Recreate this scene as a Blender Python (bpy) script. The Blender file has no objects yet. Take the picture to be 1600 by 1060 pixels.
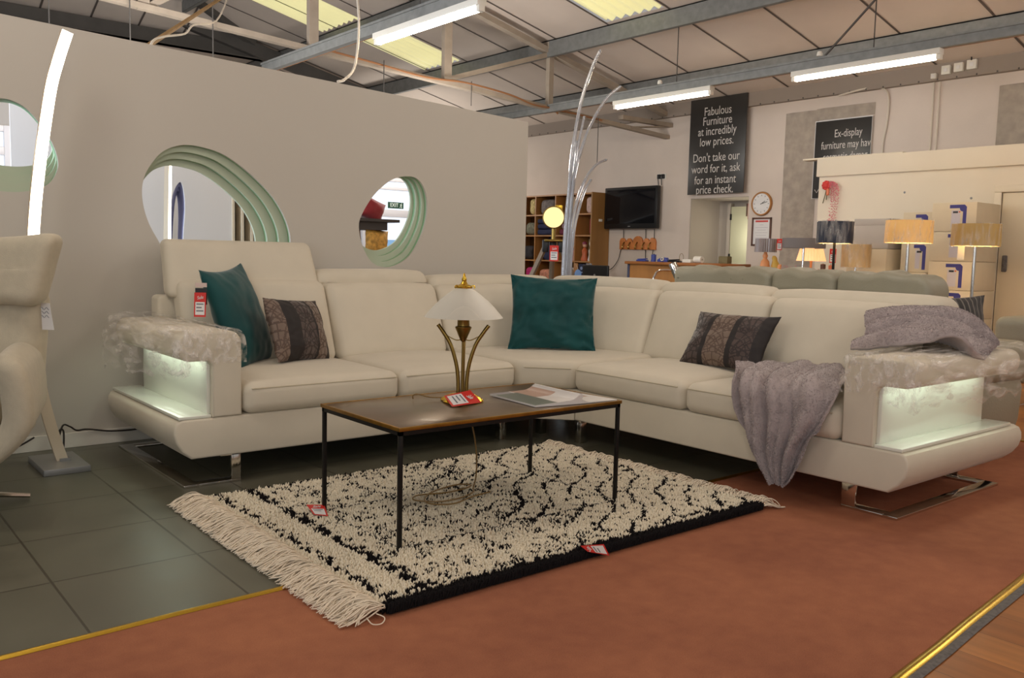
import bpy, bmesh, math, random
import numpy as np
from mathutils import Vector, Matrix, noise

random.seed(7)
RNG = np.random.default_rng(11)
PI = math.pi
scn = bpy.context.scene
COL = scn.collection

# ---------------------------------------------------------------- camera
cam_data = bpy.data.cameras.new('camera')
cam_data.sensor_width = 36.0
cam_data.lens = 30.788
cam_data.clip_start = 0.05
cam_data.clip_end = 200
cam = bpy.data.objects.new('camera', cam_data)
COL.objects.link(cam)
cam.matrix_world = Matrix(((0.7731, 0.0429, -0.6328, 0.0),
                           (-0.6339, 0.0892, -0.7683, 0.0),
                           (0.0235, 0.9951, 0.0961, 1.15),
                           (0, 0, 0, 1)))
scn.camera = cam

# ---------------------------------------------------------------- world, view, big lights
scn.view_settings.view_transform = 'Standard'
scn.view_settings.look = 'None'
scn.view_settings.gamma = 1.0
scn.view_settings.use_curve_mapping = False
scn.view_settings.exposure = 0.0
world = bpy.data.worlds.new('world')
scn.world = world
world.use_nodes = True
world.node_tree.nodes['Background'].inputs[0].default_value = (1.0, 0.96, 0.91, 1)
world.node_tree.nodes['Background'].inputs[1].default_value = 0.36


def area(name, loc, rot, sx, sy, power, color):
    d = bpy.data.lights.new(name, 'AREA')
    d.shape = 'RECTANGLE'
    d.size = sx
    d.size_y = sy
    d.energy = power
    d.color = color
    o = bpy.data.objects.new(name, d)
    COL.objects.link(o)
    o.location = loc
    o.rotation_euler = rot
    return o


WARM = (1.0, 0.91, 0.80)
# the other rows of ceiling battens over the shop floor, outside the frame
for i, (lx, ly) in enumerate([(4.1, 3.0), (4.1, -0.2), (0.2, 3.6), (0.2, 0.4), (8.0, 1.2), (0.2, -3.0), (4.1, -3.4), (8.0, -2.0)]):
    d = bpy.data.lights.new('ceiling_batten_light', 'POINT')
    d.energy = 47
    d.color = WARM
    d.shadow_soft_size = 0.35
    o = bpy.data.objects.new('ceiling_batten_light', d)
    COL.objects.link(o)
    o.location = (lx, ly, 2.95)
# added cool fill from behind the camera, standing in for daylight
area('camera_side_fill', (-4.5, -3.0, 1.9), (math.radians(80), 0, math.radians(-45)), 4.5, 2.2, 85, (0.85, 0.92, 1.0))
# added fill points hidden behind the display wall, lifting roof and pigeonholes
for i, (lx, ly, lz, pw) in enumerate([(2.6, 8.2, 2.45, 100), (-0.6, 8.2, 2.45, 70), (6.0, 8.6, 2.45, 70), (8.6, 13.2, 2.3, 85)]):
    d = bpy.data.lights.new('hidden_bay_fill', 'POINT')
    d.energy = pw
    d.color = (1.0, 0.95, 0.88)
    d.shadow_soft_size = 0.2
    o = bpy.data.objects.new('hidden_bay_fill', d)
    COL.objects.link(o)
    o.location = (lx, ly, lz)
# added bluish fill that brightens the white board behind the display wall
area('bay_board_fill', (-1.6, 6.2, 1.7), (math.radians(90), 0, math.radians(-90)), 1.4, 1.8, 175, (0.75, 0.85, 1.0))


# ---------------------------------------------------------------- colour and material helpers
def lin(r, g, b):
    def f(c):
        c /= 255.0
        return c / 12.92 if c <= 0.04045 else ((c + 0.055) / 1.055) ** 2.4
    return (f(r), f(g), f(b), 1.0)


def mat(name, rgb, rough=0.6, metal=0.0, var=0.0, vscale=8.0, bump=0.0, bscale=200.0, sheen=0.0,
        spec=0.5, emit=None, estr=0.0, trans=0.0, alpha=1.0, coat=0.0, stretch=None):
    m = bpy.data.materials.new(name)
    m.use_nodes = True
    nt = m.node_tree
    p = nt.nodes['Principled BSDF']
    p.inputs['Base Color'].default_value = lin(*rgb)
    p.inputs['Roughness'].default_value = rough
    p.inputs['Metallic'].default_value = metal
    p.inputs['Specular IOR Level'].default_value = spec
    p.inputs['Transmission Weight'].default_value = trans
    p.inputs['Alpha'].default_value = alpha
    p.inputs['Coat Weight'].default_value = coat
    if sheen:
        p.inputs['Sheen Weight'].default_value = sheen
        p.inputs['Sheen Roughness'].default_value = 0.4
    if emit:
        p.inputs['Emission Color'].default_value = lin(*emit)
        p.inputs['Emission Strength'].default_value = estr
    tc = nt.nodes.new('ShaderNodeTexCoord')
    src = tc.outputs['Object']
    if stretch:
        mp = nt.nodes.new('ShaderNodeMapping')
        mp.inputs['Scale'].default_value = stretch
        nt.links.new(src, mp.inputs[0])
        src = mp.outputs[0]
    if var > 0:
        n = nt.nodes.new('ShaderNodeTexNoise')
        n.inputs['Scale'].default_value = vscale
        n.inputs['Detail'].default_value = 5
        nt.links.new(src, n.inputs['Vector'])
        r = nt.nodes.new('ShaderNodeValToRGB')
        c = lin(*rgb)
        r.color_ramp.elements[0].position = 0.3
        r.color_ramp.elements[1].position = 0.7
        r.color_ramp.elements[0].color = tuple(min(1, x * (1 - var)) for x in c[:3]) + (1,)
        r.color_ramp.elements[1].color = tuple(min(1, x * (1 + var)) for x in c[:3]) + (1,)
        nt.links.new(n.outputs['Fac'], r.inputs[0])
        nt.links.new(r.outputs[0], p.inputs['Base Color'])
    if bump > 0:
        n2 = nt.nodes.new('ShaderNodeTexNoise')
        n2.inputs['Scale'].default_value = bscale
        n2.inputs['Detail'].default_value = 3
        nt.links.new(src, n2.inputs['Vector'])
        b = nt.nodes.new('ShaderNodeBump')
        b.inputs['Strength'].default_value = bump
        b.inputs['Distance'].default_value = 0.01
        nt.links.new(n2.outputs['Fac'], b.inputs['Height'])
        nt.links.new(b.outputs[0], p.inputs['Normal'])
    return m


def emat(name, rgb, strength):
    m = bpy.data.materials.new(name)
    m.use_nodes = True
    nt = m.node_tree
    nt.nodes.clear()
    e = nt.nodes.new('ShaderNodeEmission')
    e.inputs[0].default_value = lin(*rgb)
    e.inputs[1].default_value = strength
    o = nt.nodes.new('ShaderNodeOutputMaterial')
    nt.links.new(e.outputs[0], o.inputs[0])
    return m


def film_mat(name, clear=0.7, tint=(235, 225, 212), bump=0.6, scale=14.0, rough=0.12, spread=1.0, stretch=(1.0, 0.6, 1.6)):
    m = bpy.data.materials.new(name)
    m.use_nodes = True
    nt = m.node_tree
    nt.nodes.clear()
    out = nt.nodes.new('ShaderNodeOutputMaterial')
    mix = nt.nodes.new('ShaderNodeMixShader')
    tr = nt.nodes.new('ShaderNodeBsdfTransparent')
    gl = nt.nodes.new('ShaderNodeBsdfPrincipled')
    gl.inputs['Base Color'].default_value = lin(*tint)
    gl.inputs['Roughness'].default_value = rough
    gl.inputs['Specular IOR Level'].default_value = 1.0
    gl.inputs['Transmission Weight'].default_value = 0.0
    tc = nt.nodes.new('ShaderNodeTexCoord')
    mp = nt.nodes.new('ShaderNodeMapping')
    mp.inputs['Scale'].default_value = stretch
    nt.links.new(tc.outputs['Object'], mp.inputs[0])
    n = nt.nodes.new('ShaderNodeTexNoise')
    n.inputs['Scale'].default_value = scale
    n.inputs['Detail'].default_value = 4
    n.inputs['Distortion'].default_value = 0.35
    nt.links.new(mp.outputs[0], n.inputs['Vector'])
    b = nt.nodes.new('ShaderNodeBump')
    b.inputs['Strength'].default_value = bump
    b.inputs['Distance'].default_value = 0.03
    nt.links.new(n.outputs['Fac'], b.inputs['Height'])
    nt.links.new(b.outputs[0], gl.inputs['Normal'])
    r = nt.nodes.new('ShaderNodeMapRange')  # whitish streaks in the opacity paint in the film's glossy highlights
    r.inputs['From Min'].default_value = 0.42
    r.inputs['From Max'].default_value = 0.70
    r.inputs['To Min'].default_value = max(0.0, 1 - clear - 0.12 * spread)
    r.inputs['To Max'].default_value = 1 - clear + 0.28 * spread
    nt.links.new(n.outputs['Fac'], r.inputs['Value'])
    nt.links.new(r.outputs[0], mix.inputs[0])
    nt.links.new(tr.outputs[0], mix.inputs[1])
    nt.links.new(gl.outputs[0], mix.inputs[2])
    nt.links.new(mix.outputs[0], out.inputs[0])
    return m


# ---------------------------------------------------------------- mesh builder
class G:
    """collects vertices and faces of one mesh"""

    def __init__(s):
        s.v = []
        s.f = []
        s.m = []

    def add(s, verts, faces, mi=0, fn=None):
        o = len(s.v)
        if fn is None:
            s.v.extend([tuple(x) for x in verts])
        else:
            s.v.extend([tuple(fn(*x)) for x in verts])
        s.f.extend([tuple(i + o for i in f) for f in faces])
        s.m.extend([mi] * len(faces))
        return s

    def box(s, x0, x1, y0, y1, z0, z1, r=0.0, mi=0, fn=None, seg=2):
        if r <= 0:
            v = [(x, y, z) for x in (x0, x1) for y in (y0, y1) for z in (z0, z1)]
            f = [(0, 1, 3, 2), (4, 6, 7, 5), (0, 4, 5, 1), (2, 3, 7, 6), (0, 2, 6, 4), (1, 5, 7, 3)]
            return s.add(v, f, mi, fn)
        bm = bmesh.new()
        bmesh.ops.create_cube(bm, size=1.0)
        for vv in bm.verts:
            vv.co = Vector(((x0 + x1) / 2 + vv.co.x * (x1 - x0), (y0 + y1) / 2 + vv.co.y * (y1 - y0), (z0 + z1) / 2 + vv.co.z * (z1 - z0)))
        bmesh.ops.bevel(bm, geom=list(bm.edges), offset=r, segments=seg, profile=0.5, affect='EDGES')
        return s.addbm(bm, mi, fn)

    def addbm(s, bm, mi=0, fn=None):
        bm.verts.ensure_lookup_table()
        v = [tuple(x.co) for x in bm.verts]
        f = [tuple(x.index for x in ff.verts) for ff in bm.faces]
        bm.free()
        return s.add(v, f, mi, fn)

    def puff(s, hx, hy, hz, r, n=8, fn=None, mi=0, rs=3):
        """rounded box centred on origin with a dense grid, mapped through fn(x,y,z)"""
        def coords(h):
            t = [math.tan(i * PI / 4 / rs) * r for i in range(rs + 1)]
            core = np.linspace(-(h - r), h - r, n + 1)
            c = [-(h - r) - q for q in reversed(t[1:])] + list(core) + [(h - r) + q for q in t[1:]]
            return c
        H = (hx, hy, hz)
        cs = [coords(h) for h in H]
        idx = {}
        V = []
        F = []

        def vid(p):
            k = (round(p[0], 6), round(p[1], 6), round(p[2], 6))
            if k not in idx:
                idx[k] = len(V)
                inner = [max(-(H[i] - r), min(H[i] - r, p[i])) for i in range(3)]
                d = [p[i] - inner[i] for i in range(3)]
                L = math.sqrt(sum(q * q for q in d)) or 1.0
                V.append(tuple(inner[i] + d[i] / L * r for i in range(3)))
            return idx[k]
        for ax in range(3):
            a, b = [(1, 2), (2, 0), (0, 1)][ax]
            for sg in (-1, 1):
                for i in range(len(cs[a]) - 1):
                    for j in range(len(cs[b]) - 1):
                        q = []
                        for (ii, jj) in ((i, j), (i + 1, j), (i + 1, j + 1), (i, j + 1)):
                            p = [0, 0, 0]
                            p[ax] = sg * H[ax]
                            p[a] = cs[a][ii]
                            p[b] = cs[b][jj]
                            q.append(vid(p))
                        F.append(tuple(q) if sg > 0 else tuple(reversed(q)))
        return s.add(V, F, mi, fn)

    def tube(s, pts, rad, n=8, mi=0, flat=None, up=None, caps=True):
        pts = [Vector(p) for p in pts]
        rads = rad if isinstance(rad, (list, tuple)) else [rad] * len(pts)
        V = []
        F = []
        prev = None
        for i, p in enumerate(pts):
            t = (pts[min(i + 1, len(pts) - 1)] - pts[max(i - 1, 0)])
            t.normalize()
            ref = Vector(up) if up else (prev if prev is not None else (Vector((0, 0, 1)) if abs(t.z) < 0.9 else Vector((1, 0, 0))))
            u = ref - t * ref.dot(t)
            if u.length < 1e-5:
                u = t.orthogonal()
            u.normalize()
            prev = u
            w = t.cross(u)
            for k in range(n):
                a = 2 * PI * k / n + (PI / 4 if n == 4 else 0)
                cu, cw = math.cos(a) * rads[i], math.sin(a) * rads[i]
                if flat:
                    cu *= flat
                V.append(tuple(p + u * cu + w * cw))
        for i in range(len(pts) - 1):
            for k in range(n):
                F.append((i * n + k, i * n + (k + 1) % n, (i + 1) * n + (k + 1) % n, (i + 1) * n + k))
        if caps:
            F.append(tuple(reversed(range(n))))
            F.append(tuple((len(pts) - 1) * n + k for k in range(n)))
        return s.add(V, F, mi)

    def lathe(s, prof, c=(0, 0, 0), n=32, mi=0, fn=None, close=False):
        V = []
        F = []
        for (r, z) in prof:
            for k in range(n):
                a = 2 * PI * k / n
                V.append((c[0] + r * math.cos(a), c[1] + r * math.sin(a), c[2] + z))
        m = len(prof)
        for i in range(m - 1):
            for k in range(n):
                F.append((i * n + k, i * n + (k + 1) % n, (i + 1) * n + (k + 1) % n, (i + 1) * n + k))
        if close:
            F.append(tuple(reversed(range(n))))
            F.append(tuple((m - 1) * n + k for k in range(n)))
        return s.add(V, F, mi, fn)

    def prism(s, poly, a0, a1, axis='y', r=0.0, mi=0, seg=3, fn=None):
        """extrude a 2-D outline along an axis; axis y: (x,z), axis x: (y,z), axis z: (x,y)"""
        bm = bmesh.new()

        def mk(p, a):
            return {'y': (p[0], a, p[1]), 'x': (a, p[0], p[1]), 'z': (p[0], p[1], a)}[axis]
        va = [bm.verts.new(mk(p, a0)) for p in poly]
        vb = [bm.verts.new(mk(p, a1)) for p in poly]
        n = len(poly)
        fa = bm.faces.new(list(reversed(va)))
        fb = bm.faces.new(vb)
        for i in range(n):
            bm.faces.new((va[i], va[(i + 1) % n], vb[(i + 1) % n], vb[i]))
        bmesh.ops.recalc_face_normals(bm, faces=list(bm.faces))
        if r > 0:
            ed = list(fa.edges) + list(fb.edges)
            bmesh.ops.bevel(bm, geom=ed, offset=r, segments=seg, profile=0.5, affect='EDGES')
        return s.addbm(bm, mi, fn)

    def grid(s, rows, mi=0, thick=0.0):
        """rows: list of lists of points"""
        nr, nc = len(rows), len(rows[0])
        V = [tuple(p) for r in rows for p in r]
        F = [(i * nc + j, i * nc + j + 1, (i + 1) * nc + j + 1, (i + 1) * nc + j) for i in range(nr - 1) for j in range(nc - 1)]
        return s.add(V, F, mi)

    def build(s, name, mats, parent=None, smooth=True, angle=40):
        me = bpy.data.meshes.new(name)
        me.from_pydata(s.v, [], s.f)
        for m in (mats if isinstance(mats, (list, tuple)) else [mats]):
            me.materials.append(m)
        me.polygons.foreach_set('material_index', s.m)
        return link(name, me, parent, smooth, angle)


def wl(o):
    L = Vector((0, 0, 0))
    while o is not None:
        L += o.location
        o = o.parent
    return L


def link(name, me, parent=None, smooth=True, angle=40):
    ob = bpy.data.objects.new(name, me)
    COL.objects.link(ob)
    if parent is not None:
        me.transform(Matrix.Translation(-wl(parent)))
        ob.parent = parent
    else:
        co = np.empty(len(me.vertices) * 3)
        me.vertices.foreach_get('co', co)
        co = co.reshape(-1, 3)
        c = Vector(((co[:, 0].min() + co[:, 0].max()) / 2, (co[:, 1].min() + co[:, 1].max()) / 2, co[:, 2].min()))
        me.transform(Matrix.Translation(-c))
        ob.location = c
    me.validate()
    if smooth:
        me.polygons.foreach_set('use_smooth', [True] * len(me.polygons))
        me.set_sharp_from_angle(angle=math.radians(angle))
    return ob


def tag(o, label, cat, group=None, kind=None):
    o['label'] = label
    o['category'] = cat
    if group:
        o['group'] = group
    if kind:
        o['kind'] = kind
    return o


def thing(name, label, cat, loc=(0, 0, 0), group=None):
    o = bpy.data.objects.new(name, None)
    o.empty_display_size = 0.1
    COL.objects.link(o)
    o.location = loc
    return tag(o, label, cat, group)


def struct(o):
    o['kind'] = 'structure'
    return o


def plain_origin(o):
    """structure meshes keep world coordinates as object coordinates"""
    o.data.transform(Matrix.Translation(o.location))
    o.location = (0, 0, 0)
    return o


def copy_tree(o, parent=None, loc=None, rotz=None, label=None):
    c = o.copy()
    COL.objects.link(c)
    if parent is not None:
        c.parent = parent
    if loc is not None:
        c.location = loc
    if rotz is not None:
        c.rotation_euler = (0, 0, rotz)
    if label:
        c['label'] = label
    for ch in list(o.children):
        copy_tree(ch, c)
    return c


def text_mesh(body, size, mtx, m, name, parent, align='CENTER', extrude=0.0006, shear=0.0, sxy=0.86):
    cu = bpy.data.curves.new('txt', 'FONT')
    cu.body = body
    cu.size = size
    cu.align_x = align
    cu.align_y = 'CENTER'
    cu.extrude = extrude
    cu.shear = shear
    cu.resolution_u = 3
    ob = bpy.data.objects.new('txt', cu)
    COL.objects.link(ob)
    dg = bpy.context.evaluated_depsgraph_get()
    me = bpy.data.meshes.new_from_object(ob.evaluated_get(dg))
    bpy.data.objects.remove(ob)
    me.materials.clear()
    me.materials.append(m)
    me.transform(mtx @ Matrix.Diagonal((sxy, 1, 1, 1)))
    return link(name, me, parent, smooth=False)


def frame_mtx(origin, right, up):
    r = Vector(right).normalized()
    u = Vector(up)
    u = (u - r * u.dot(r)).normalized()
    n = r.cross(u)
    return Matrix(((r.x, u.x, n.x, origin[0]), (r.y, u.y, n.y, origin[1]), (r.z, u.z, n.z, origin[2]), (0, 0, 0, 1)))


def plate_with_holes(outer, holes, y0, y1):
    """flat sheet in XZ with holes, between y0 and y1 (2-D curve fill turned into a mesh)"""
    cu = bpy.data.curves.new('plate', 'CURVE')
    cu.dimensions = '2D'
    cu.fill_mode = 'BOTH'
    cu.extrude = abs(y1 - y0) / 2
    for lp in [outer] + holes:
        sp = cu.splines.new('POLY')
        sp.points.add(len(lp) - 1)
        for p, q in zip(sp.points, lp):
            p.co = (q[0], q[1], 0, 1)
        sp.use_cyclic_u = True
    ob = bpy.data.objects.new('plate', cu)
    COL.objects.link(ob)
    dg = bpy.context.evaluated_depsgraph_get()
    me = bpy.data.meshes.new_from_object(ob.evaluated_get(dg))
    bpy.data.objects.remove(ob)
    me.transform(Matrix(((1, 0, 0, 0), (0, 0, -1, (y0 + y1) / 2), (0, 1, 0, 0), (0, 0, 0, 1))))
    return me


def spline(pts, n):
    """closed or open Catmull-Rom through points"""
    P = [np.array(p, float) for p in pts]
    out = []
    for i in range(len(P) - 1):
        p0 = P[max(i - 1, 0)]
        p1, p2 = P[i], P[i + 1]
        p3 = P[min(i + 2, len(P) - 1)]
        for k in range(n):
            t = k / n
            out.append(0.5 * ((2 * p1) + (-p0 + p2) * t + (2 * p0 - 5 * p1 + 4 * p2 - p3) * t * t + (-p0 + 3 * p1 - 3 * p2 + p3) * t ** 3))
    out.append(P[-1])
    return [tuple(x) for x in out]


def closed_spline(pts, n):
    P = [np.array(p, float) for p in pts]
    m = len(P)
    out = []
    for i in range(m):
        p0, p1, p2, p3 = P[i - 1], P[i], P[(i + 1) % m], P[(i + 2) % m]
        for k in range(n):
            t = k / n
            out.append(0.5 * ((2 * p1) + (-p0 + p2) * t + (2 * p0 - 5 * p1 + 4 * p2 - p3) * t * t + (-p0 + 3 * p1 - 3 * p2 + p3) * t ** 3))
    return [tuple(x) for x in out]


# ---------------------------------------------------------------- shared materials
M = {}
M['wall'] = mat('pink_white_plaster', (214, 200, 188), 0.9, var=0.05, vscale=1.6, bump=0.15, bscale=40)
M['partition'] = mat('display_wall_paint', (196, 190, 180), 0.75, var=0.02, vscale=1.0)
M['pier'] = mat('rough_render', (168, 156, 143), 0.95, var=0.14, vscale=9, bump=0.6, bscale=30)
M['office'] = mat('cream_board', (222, 210, 190), 0.7, var=0.02, vscale=2)
M['cream_trim'] = mat('cream_trim', (222, 210, 188), 0.55)
M['white'] = mat('white_paint', (228, 224, 214), 0.5)
M['mint'] = mat('mint_painted_board', (180, 190, 168), 0.65)
M['mint_edge'] = mat('mint_cut_edge', (140, 180, 138), 0.5)
M['roof'] = mat('roof_lining_board', (208, 194, 182), 0.85, var=0.05, vscale=1.4)
M['joint'] = mat('roof_joint_strip', (92, 82, 76), 0.8)
M['galv'] = mat('galvanised_steel', (132, 133, 131), 0.55, 0.35, var=0.12, vscale=14)
M['darksteel'] = mat('dark_steel', (84, 80, 76), 0.7, 0.1, var=0.1, vscale=5)
M['truss'] = mat('cream_steel', (164, 150, 134), 0.7, var=0.1, vscale=6)
M['rust'] = mat('copper_conduit', (158, 110, 74), 0.5, 0.2)
M['sofa'] = mat('cream_microfibre', (212, 203, 184), 0.72, var=0.03, vscale=6, bump=0.10, bscale=420, sheen=0.15)
M['sofa_edge'] = mat('cream_piping', (198, 188, 164), 0.75)
M['gloss_white'] = mat('gloss_white_panel', (228, 230, 218), 0.18, coat=0.4)
M['chrome'] = mat('chrome', (214, 210, 204), 0.12, 1.0)
M['satin'] = mat('satin_aluminium', (198, 190, 178), 0.32, 0.9)
M['steelgrey'] = mat('grey_painted_steel', (150, 150, 150), 0.4, 0.5)
M['black'] = mat('black_metal', (30, 28, 27), 0.4, 0.5)
M['blackplastic'] = mat('black_plastic', (24, 24, 26), 0.35)
M['brass'] = mat('polished_brass', (206, 168, 62), 0.26, 1.0)
M['antique'] = mat('antique_brass', (146, 122, 66), 0.3, 1.0)
M['red'] = mat('red_card', (206, 44, 34), 0.5)
M['paper'] = mat('white_paper', (228, 226, 224), 0.6)
M['ink'] = mat('grey_print', (112, 116, 124), 0.7)
M['teal'] = None
M['oak'] = mat('oak_veneer', (176, 122, 66), 0.5, var=0.16, vscale=5, stretch=(1, 1, 0.15))
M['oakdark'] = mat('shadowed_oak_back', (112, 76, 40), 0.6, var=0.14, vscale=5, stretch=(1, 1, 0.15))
M['navy'] = mat('navy_cloth', (34, 42, 74), 0.85)
M['cable_black'] = mat('black_cable', (40, 34, 30), 0.6)
M['cable_brown'] = mat('gold_flex', (132, 104, 58), 0.5)
M['cable_white'] = mat('white_cable', (216, 206, 190), 0.6)
M['greyleather'] = mat('sage_grey_leather', (154, 150, 132), 0.48, var=0.04, vscale=7, bump=0.15, bscale=90)
M['carton'] = mat('pale_carton', (212, 198, 172), 0.8, var=0.03, vscale=6)
M['carton_grey'] = mat('grey_carton', (178, 170, 162), 0.8, var=0.03, vscale=6)
M['labelblue'] = mat('blue_print', (58, 56, 128), 0.6)
M['labelgrey'] = mat('lavender_label', (196, 190, 198), 0.6)
M['tube'] = emat('fluorescent_glow', (255, 240, 216), 50.0)
M['led'] = emat('led_glow', (255, 240, 214), 9.0)
M['ledgreen'] = emat('armrest_led_glow', (240, 255, 232), 3.8)
M['glass_frost'] = mat('frosted_glass', (226, 222, 208), 0.45, trans=0.35, coat=0.1)

# ---------------------------------------------------------------- floors


def slate_mat():
    m = mat('slate_tiles', (92, 90, 76), 0.32)
    nt = m.node_tree
    p = nt.nodes['Principled BSDF']
    tc = nt.nodes.new('ShaderNodeTexCoord')
    mp = nt.nodes.new('ShaderNodeMapping')
    mp.inputs['Location'].default_value = (-0.64 + 0.495 * 20, -2.705 + 0.508 * 20, 0)
    nt.links.new(tc.outputs['Object'], mp.inputs[0])
    bk = nt.nodes.new('ShaderNodeTexBrick')
    bk.offset = 0.0
    bk.squash = 1.0
    bk.inputs['Scale'].default_value = 1.0
    bk.inputs['Brick Width'].default_value = 0.495
    bk.inputs['Row Height'].default_value = 0.508
    bk.inputs['Mortar Size'].default_value = 0.005
    bk.inputs['Mortar Smooth'].default_value = 0.3
    bk.inputs['Color1'].default_value = lin(88, 88, 74)
    bk.inputs['Color2'].default_value = lin(98, 96, 82)
    bk.inputs['Mortar'].default_value = lin(60, 56, 44)
    nt.links.new(mp.outputs[0], bk.inputs['Vector'])
    n = nt.nodes.new('ShaderNodeTexNoise')
    n.inputs['Scale'].default_value = 5
    n.inputs['Detail'].default_value = 6
    nt.links.new(tc.outputs['Object'], n.inputs['Vector'])
    mx = nt.nodes.new('ShaderNodeMixRGB')
    mx.blend_type = 'OVERLAY'
    mx.inputs[0].default_value = 0.35
    nt.links.new(bk.outputs['Color'], mx.inputs[1])
    nt.links.new(n.outputs['Fac'], mx.inputs[2])
    nt.links.new(mx.outputs[0], p.inputs['Base Color'])
    mr = nt.nodes.new('ShaderNodeMapRange')
    mr.inputs['To Min'].default_value = 0.24
    mr.inputs['To Max'].default_value = 0.46
    nt.links.new(n.outputs['Fac'], mr.inputs['Value'])
    nt.links.new(mr.outputs[0], p.inputs['Roughness'])
    b = nt.nodes.new('ShaderNodeBump')
    b.inputs['Strength'].default_value = 0.25
    b.inputs['Distance'].default_value = 0.004
    b.invert = True
    nt.links.new(bk.outputs['Fac'], b.inputs['Height'])
    nt.links.new(b.outputs[0], p.inputs['Normal'])
    return m


def carpet_mat():
    m = mat('terracotta_carpet', (150, 84, 60), 0.95, spec=0.1)
    nt = m.node_tree
    p = nt.nodes['Principled BSDF']
    tc = nt.nodes.new('ShaderNodeTexCoord')
    n1 = nt.nodes.new('ShaderNodeTexNoise')
    n1.inputs['Scale'].default_value = 1.3
    n1.inputs['Detail'].default_value = 4
    n2 = nt.nodes.new('ShaderNodeTexNoise')
    n2.inputs['Scale'].default_value = 260
    n2.inputs['Detail'].default_value = 2
    n3 = nt.nodes.new('ShaderNodeTexNoise')
    n3.inputs['Scale'].default_value = 14
    n3.inputs['Detail'].default_value = 5
    for n in (n1, n2, n3):
        nt.links.new(tc.outputs['Object'], n.inputs['Vector'])
    a = nt.nodes.new('ShaderNodeMath')
    a.operation = 'MULTIPLY_ADD'
    a.inputs[1].default_value = 0.7
    nt.links.new(n1.outputs['Fac'], a.inputs[0])
    b0 = nt.nodes.new('ShaderNodeMath')
    b0.operation = 'MULTIPLY'
    b0.inputs[1].default_value = 0.3
    nt.links.new(n3.outputs['Fac'], b0.inputs[0])
    nt.links.new(b0.outputs[0], a.inputs[2])
    r = nt.nodes.new('ShaderNodeValToRGB')
    r.color_ramp.elements[0].position = 0.32
    r.color_ramp.elements[0].color = lin(142, 90, 70)
    r.color_ramp.elements[1].position = 0.66
    r.color_ramp.elements[1].color = lin(172, 113, 84)
    nt.links.new(a.outputs[0], r.inputs[0])
    mx = nt.nodes.new('ShaderNodeMixRGB')
    mx.blend_type = 'OVERLAY'
    mx.inputs[0].default_value = 0.2
    nt.links.new(r.outputs[0], mx.inputs[1])
    nt.links.new(n2.outputs['Fac'], mx.inputs[2])
    nt.links.new(mx.outputs[0], p.inputs['Base Color'])
    bp = nt.nodes.new('ShaderNodeBump')
    bp.inputs['Strength'].default_value = 0.5
    bp.inputs['Distance'].default_value = 0.004
    nt.links.new(n2.outputs['Fac'], bp.inputs['Height'])
    nt.links.new(bp.outputs[0], p.inputs['Normal'])
    return m


def wood_mat():
    m = mat('laminate_floor', (156, 98, 50), 0.35)
    nt = m.node_tree
    p = nt.nodes['Principled BSDF']
    tc = nt.nodes.new('ShaderNodeTexCoord')
    mp = nt.nodes.new('ShaderNodeMapping')
    mp.inputs['Rotation'].default_value = (0, 0, math.radians(90))
    nt.links.new(tc.outputs['Object'], mp.inputs[0])
    bk = nt.nodes.new('ShaderNodeTexBrick')
    bk.inputs['Scale'].default_value = 1.0
    bk.inputs['Brick Width'].default_value = 1.3
    bk.inputs['Row Height'].default_value = 0.19
    bk.inputs['Mortar Size'].default_value = 0.0012
    bk.inputs['Color1'].default_value = lin(150, 92, 46)
    bk.inputs['Color2'].default_value = lin(172, 112, 58)
    bk.inputs['Mortar'].default_value = lin(84, 52, 28)
    nt.links.new(mp.outputs[0], bk.inputs['Vector'])
    mp2 = nt.nodes.new('ShaderNodeMapping')
    mp2.inputs['Scale'].default_value = (14, 1.2, 1)
    nt.links.new(tc.outputs['Object'], mp2.inputs[0])
    n = nt.nodes.new('ShaderNodeTexNoise')
    n.inputs['Scale'].default_value = 2
    n.inputs['Detail'].default_value = 6
    nt.links.new(mp2.outputs[0], n.inputs['Vector'])
    mx = nt.nodes.new('ShaderNodeMixRGB')
    mx.blend_type = 'OVERLAY'
    mx.inputs[0].default_value = 0.4
    nt.links.new(bk.outputs['Color'], mx.inputs[1])
    nt.links.new(n.outputs['Fac'], mx.inputs[2])
    nt.links.new(mx.outputs[0], p.inputs['Base Color'])
    return m


def yb(x):      # carpet edge beside the tiles
    return 2.69 + 0.0255 * (x - 0.4)


def yc(x):      # carpet edge beside the laminate
    return 1.105 + 0.091 * (x - 2.3)


fl = plain_origin(struct(G().add([(-8, yb(-8), 0), (10.6, yb(10.6), 0), (10.6, 15, 0), (-8, 15, 0)], [(0, 1, 2, 3)]).build('floor', slate_mat(), smooth=False)))
MC = carpet_mat()
fc = G().add([(-8, yc(-8), 0), (6.24, yc(6.24), 0), (6.24, yb(6.24), 0), (-8, yb(-8), 0)], [(0, 1, 2, 3)])
fc.add([(4.6, yb(4.6), 0.003), (6.24, yb(6.24), 0.003), (6.24, 6.6, 0.003), (4.95, 6.6, 0.003), (4.95, yb(4.95), 0.003)], [(0, 1, 2, 3, 4)])
plain_origin(struct(fc.build('floor', MC, smooth=False)))
MW = wood_mat()
fw = G().add([(-8, -9, -0.002), (10.6, -9, -0.002), (10.6, yb(10.6), -0.002), (6.24, yb(6.24), -0.002), (6.24, yc(6.24), -0.002), (-8, yc(-8), -0.002)], [(0, 1, 2, 3, 4, 5)])
fw.add([(6.24, yb(6.24), 0.002), (10.5, yb(10.5), 0.002), (10.5, 7.0, 0.002), (6.24, 7.0, 0.002)], [(0, 1, 2, 3)])
plain_origin(struct(fw.build('floor', MW, smooth=False)))

# brass carpet strips (thin, domed)


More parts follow.
